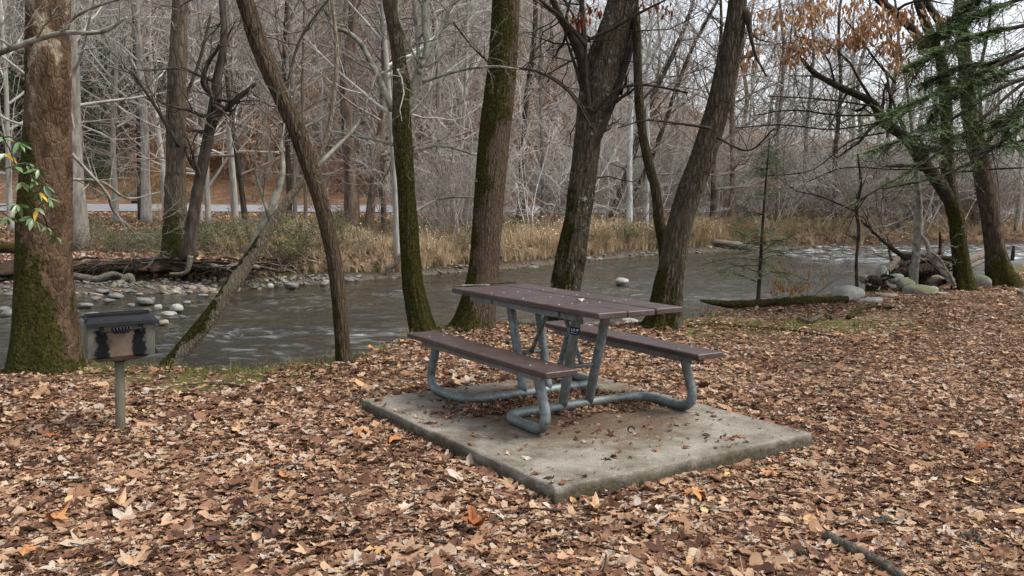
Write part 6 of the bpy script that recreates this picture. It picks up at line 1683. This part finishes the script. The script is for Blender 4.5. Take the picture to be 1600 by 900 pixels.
MAT_NEEDLE2 = ramp_leaf("sapling_needles", [(0, (0.075, 0.115, 0.05)), (1, (0.19, 0.24, 0.10))], inst=False, trans=0.2)
fb_.obj("foliage", MAT_NEEDLE2, hs, False)["kind"] = "stuff"

# ------------------------------------------------------------------ brown leaves still hanging on the forked tree
MAT_HANG = ramp_leaf("hanging_leaf", [(0, (0.16, 0.080, 0.038)), (0.5, (0.34, 0.185, 0.092)), (1, (0.52, 0.34, 0.19))], inst=False, trans=0.3)
def hanging(mb, rng_, c, n_, sx, sz_, size):
    for _ in range(n_):
        p_ = c + rng_.normal(0, 1, 3) * np.array([sx, sx, sz_])
        a = nrm(np.array([rng_.normal(0, 0.35), rng_.normal(0, 0.35), -1.0])); u = nrm(np.cross(a, rng_.normal(0, 1, 3))); f = np.cross(a, u)
        s_ = size * rng_.uniform(0.6, 1.25)
        V = np.array([p_, p_ + a * s_ * 0.35 + u * s_ * 0.17, p_ + a * s_ * 0.75 + u * s_ * 0.13, p_ + a * s_ + f * s_ * 0.12, p_ + a * s_ * 0.75 - u * s_ * 0.13, p_ + a * s_ * 0.35 - u * s_ * 0.17, p_ + a * s_ * 0.5 + f * s_ * 0.10])
        mb.add(V, None, [[6, k, (k + 1) % 6] for k in range(6)], rng_.random())
def twig_to(mb, a, c, r=0.006):
    q_ = spline(np.array([a, (np.asarray(a) + c) / 2 + np.array([0, 0, 0.06]), c]), 8); mb.add(*tube(q_, np.linspace(r, r * 0.5, 8), 4))
cl = MB(); ct = MB()
for (px, py, n_, sx, sz_) in [(1232, 80, 26, .07, .09), (1258, 65, 30, .09, .10), (1250, 28, 26, .10, .08), (1283, 22, 16, .08, .07), (1218, 30, 10, .06, .06), (1340, 55, 26, .10, .08), (1356, 40, 28, .10, .08), (1370, 20, 22, .10, .06), (1392, 70, 26, .07, .09), (1397, 95, 12, .05, .07), (1408, 25, 24, .10, .06), (1433, 60, 26, .08, .08), (1424, 110, 24, .05, .10), (1335, 65, 14, .05, .06), (1318, 60, 8, .04, .05), (1290, 70, 10, .05, .05), (1268, 5, 24, .14, .06), (1330, 10, 22, .14, .06), (1380, 45, 22, .12, .05), (1468, 30, 10, .08, .06), (1172, 80, 14, .05, .08), (1165, 95, 10, .05, .07), (1180, 45, 8, .06, .05), (1195, 20, 8, .06, .05)]:
    c_ = P(px, py, 12.6 + rng.normal(0, 0.25))
    hanging(cl, rng, c_, int(n_ * 3.2), sx * 1.25, sz_, 0.10)
    twig_to(ct, c_ + np.array([rng.normal(0, 0.05), 0.1, 0.05]), c_ + np.array([0.25 * rng.normal(), 0.5, 0.35]))
cl.obj("hanging_leaves", MAT_HANG, tR1, False)["kind"] = "stuff"
ct.obj("leaf_twigs", MAT_TWIG, tR1)["kind"] = "stuff"
# a few red leaves on the burled tree's twigs
cl = MB()
for (px, py, n_) in [(905, 30, 12), (918, 10, 10), (930, 15, 8), (1030, 12, 10), (1045, 18, 8), (1010, 5, 6), (895, 25, 6), (952, 68, 4)]:
    hanging(cl, rng, P(px, py, 10.3 + rng.normal(0, 0.2)), n_, 0.06, 0.04, 0.09)
MAT_RED = ramp_leaf("red_leaf", [(0, (0.10, 0.025, 0.015)), (1, (0.26, 0.08, 0.035))], inst=False, trans=0.25)
cl.obj("hanging_leaves", MAT_RED, bt, False)["kind"] = "stuff"

# ------------------------------------------------------------------ rhododendron at the left edge, leaf by leaf
rh = thing("rhododendron_branch", "glossy green leaved branch with yellow leaves in front of the sycamore", "shrub", (-3.9, 6.4, gz(-3.9, 6.4)))
MAT_RH = simple("rhododendron_leaf", (0.055, 0.10, 0.035), (0.12, 0.19, 0.07), 14, 0.32, 0.1, 40, 0.0, (1, 1, 1), 0.6)
MAT_RHY = simple("rhododendron_yellow", (0.42, 0.24, 0.03), (0.55, 0.36, 0.06), 10, 0.45, 0.1)
def rh_leaf(mat):
    t = np.linspace(0, 1, 7); w = 0.17 * np.sin(np.pi * t ** 0.85) ** 0.8
    w[0] = w[-1] = 0.01
    V = np.concatenate([np.stack([t, w, 0.10 * np.abs(w) / 0.17 * 0.5 - 0.14 * t * t], 1), np.stack([t, 0 * t, -0.14 * t * t], 1), np.stack([t, -w, 0.10 * np.abs(w) / 0.17 * 0.5 - 0.14 * t * t], 1)])
    me = MB().add(V, [[r_ * 7 + k, (r_ + 1) * 7 + k, (r_ + 1) * 7 + k + 1, r_ * 7 + k + 1] for r_ in range(2) for k in range(6)]).mesh("leaf"); me.materials.append(mat); return me
LG, LY = rh_leaf(MAT_RH), rh_leaf(MAT_RHY)
sb = MB()
nodes_ = [(5, 215), (30, 222), (25, 260), (45, 255), (60, 265), (52, 280), (35, 285), (70, 290), (60, 300), (75, 310), (28, 320), (50, 340), (75, 355), (85, 370), (60, 325), (15, 340), (8, 240)]
prev = P(-60, 330, 6.3)
for k, (px, py) in enumerate(nodes_):
    c_ = P(px, py, 6.45 + 0.15 * rng.normal())
    root_ = P(-50, 300 + 40 * rng.random(), 6.5) if k in (0, 10, 15, 16) else P(*nodes_[max(0, k - 2)], 6.5)
    q_ = spline(np.array([root_, (root_ + c_) / 2 + np.array([0, 0, 0.02]), c_]), 8); sb.add(*tube(q_, np.linspace(0.006, 0.003, 8), 5))
    for j in range(6 + k % 4):
        o = bpy.data.objects.new("leaf", LY if (k * 7 + j) % 11 == 3 else LG); COL.objects.link(o); o.parent = rh; o.matrix_parent_inverse = rh.matrix_basis.inverted()
        o.location = Vector(c_); s_ = rng.uniform(0.07, 0.115); o.scale = (s_, s_, s_)
        o.rotation_euler = (rng.normal(0, 0.5), rng.uniform(0.0, 1.0), j * 2.4 + k + rng.normal(0, 0.3))
sb.obj("stem", MAT_TWIG, rh)

# ------------------------------------------------------------------ small yellow leaved shrubs by the log
MAT_YEL = ramp_leaf("shrub_yellow", [(0, (0.28, 0.13, 0.04)), (0.5, (0.42, 0.23, 0.07)), (1, (0.52, 0.36, 0.13))], inst=False, trans=0.35)
for (lab, pts_, Y, nl, hpx) in [("low yellow leaved shrub left of the hemlock sapling's foot", (1140, 470), 12.9, 150, 40), ("orange yellow shrub between the sapling and the pale boulder", (1225, 470), 13.0, 190, 45), ("taller sparse orange leaved shrub left of the pale boulder", (1262, 470), 13.2, 80, 80), ("tiny orange leaved shrub beside the furrowed trunk's foot", (1092, 478), 12.0, 40, 40)]:
    c_ = P(*pts_, Y); c_[2] = min(c_[2], gz(c_[0], c_[1]) + 0.02) if gz(c_[0], c_[1]) > -0.5 else c_[2]
    t = thing("yellow_shrub", lab, "shrub", c_)
    b = MB(); H_ = M(hpx, Y)
    for k in range(7):
        az = k * 2.4; branch(b, rng, c_, nrm(np.array([math.cos(az), math.sin(az) * 0.6, 1.0])), H_ * rng.uniform(0.8, 1.2), 0.004, 1, 6, 0.2, 0.04, (3, 4, 3), rmin=0.0012)
    tips = np.concatenate(b.v); tips = tips[tips[:, 2] > c_[2] + 0.25 * H_]
    b.obj("stems", MAT_TWIG, t)["kind"] = "stuff"
    lv = MB()
    for i in rng.integers(0, len(tips), nl): hanging(lv, rng, tips[i], 1, 0.02, 0.02, 0.055)
    lv.obj("leaves", MAT_YEL, t, False)["kind"] = "stuff"
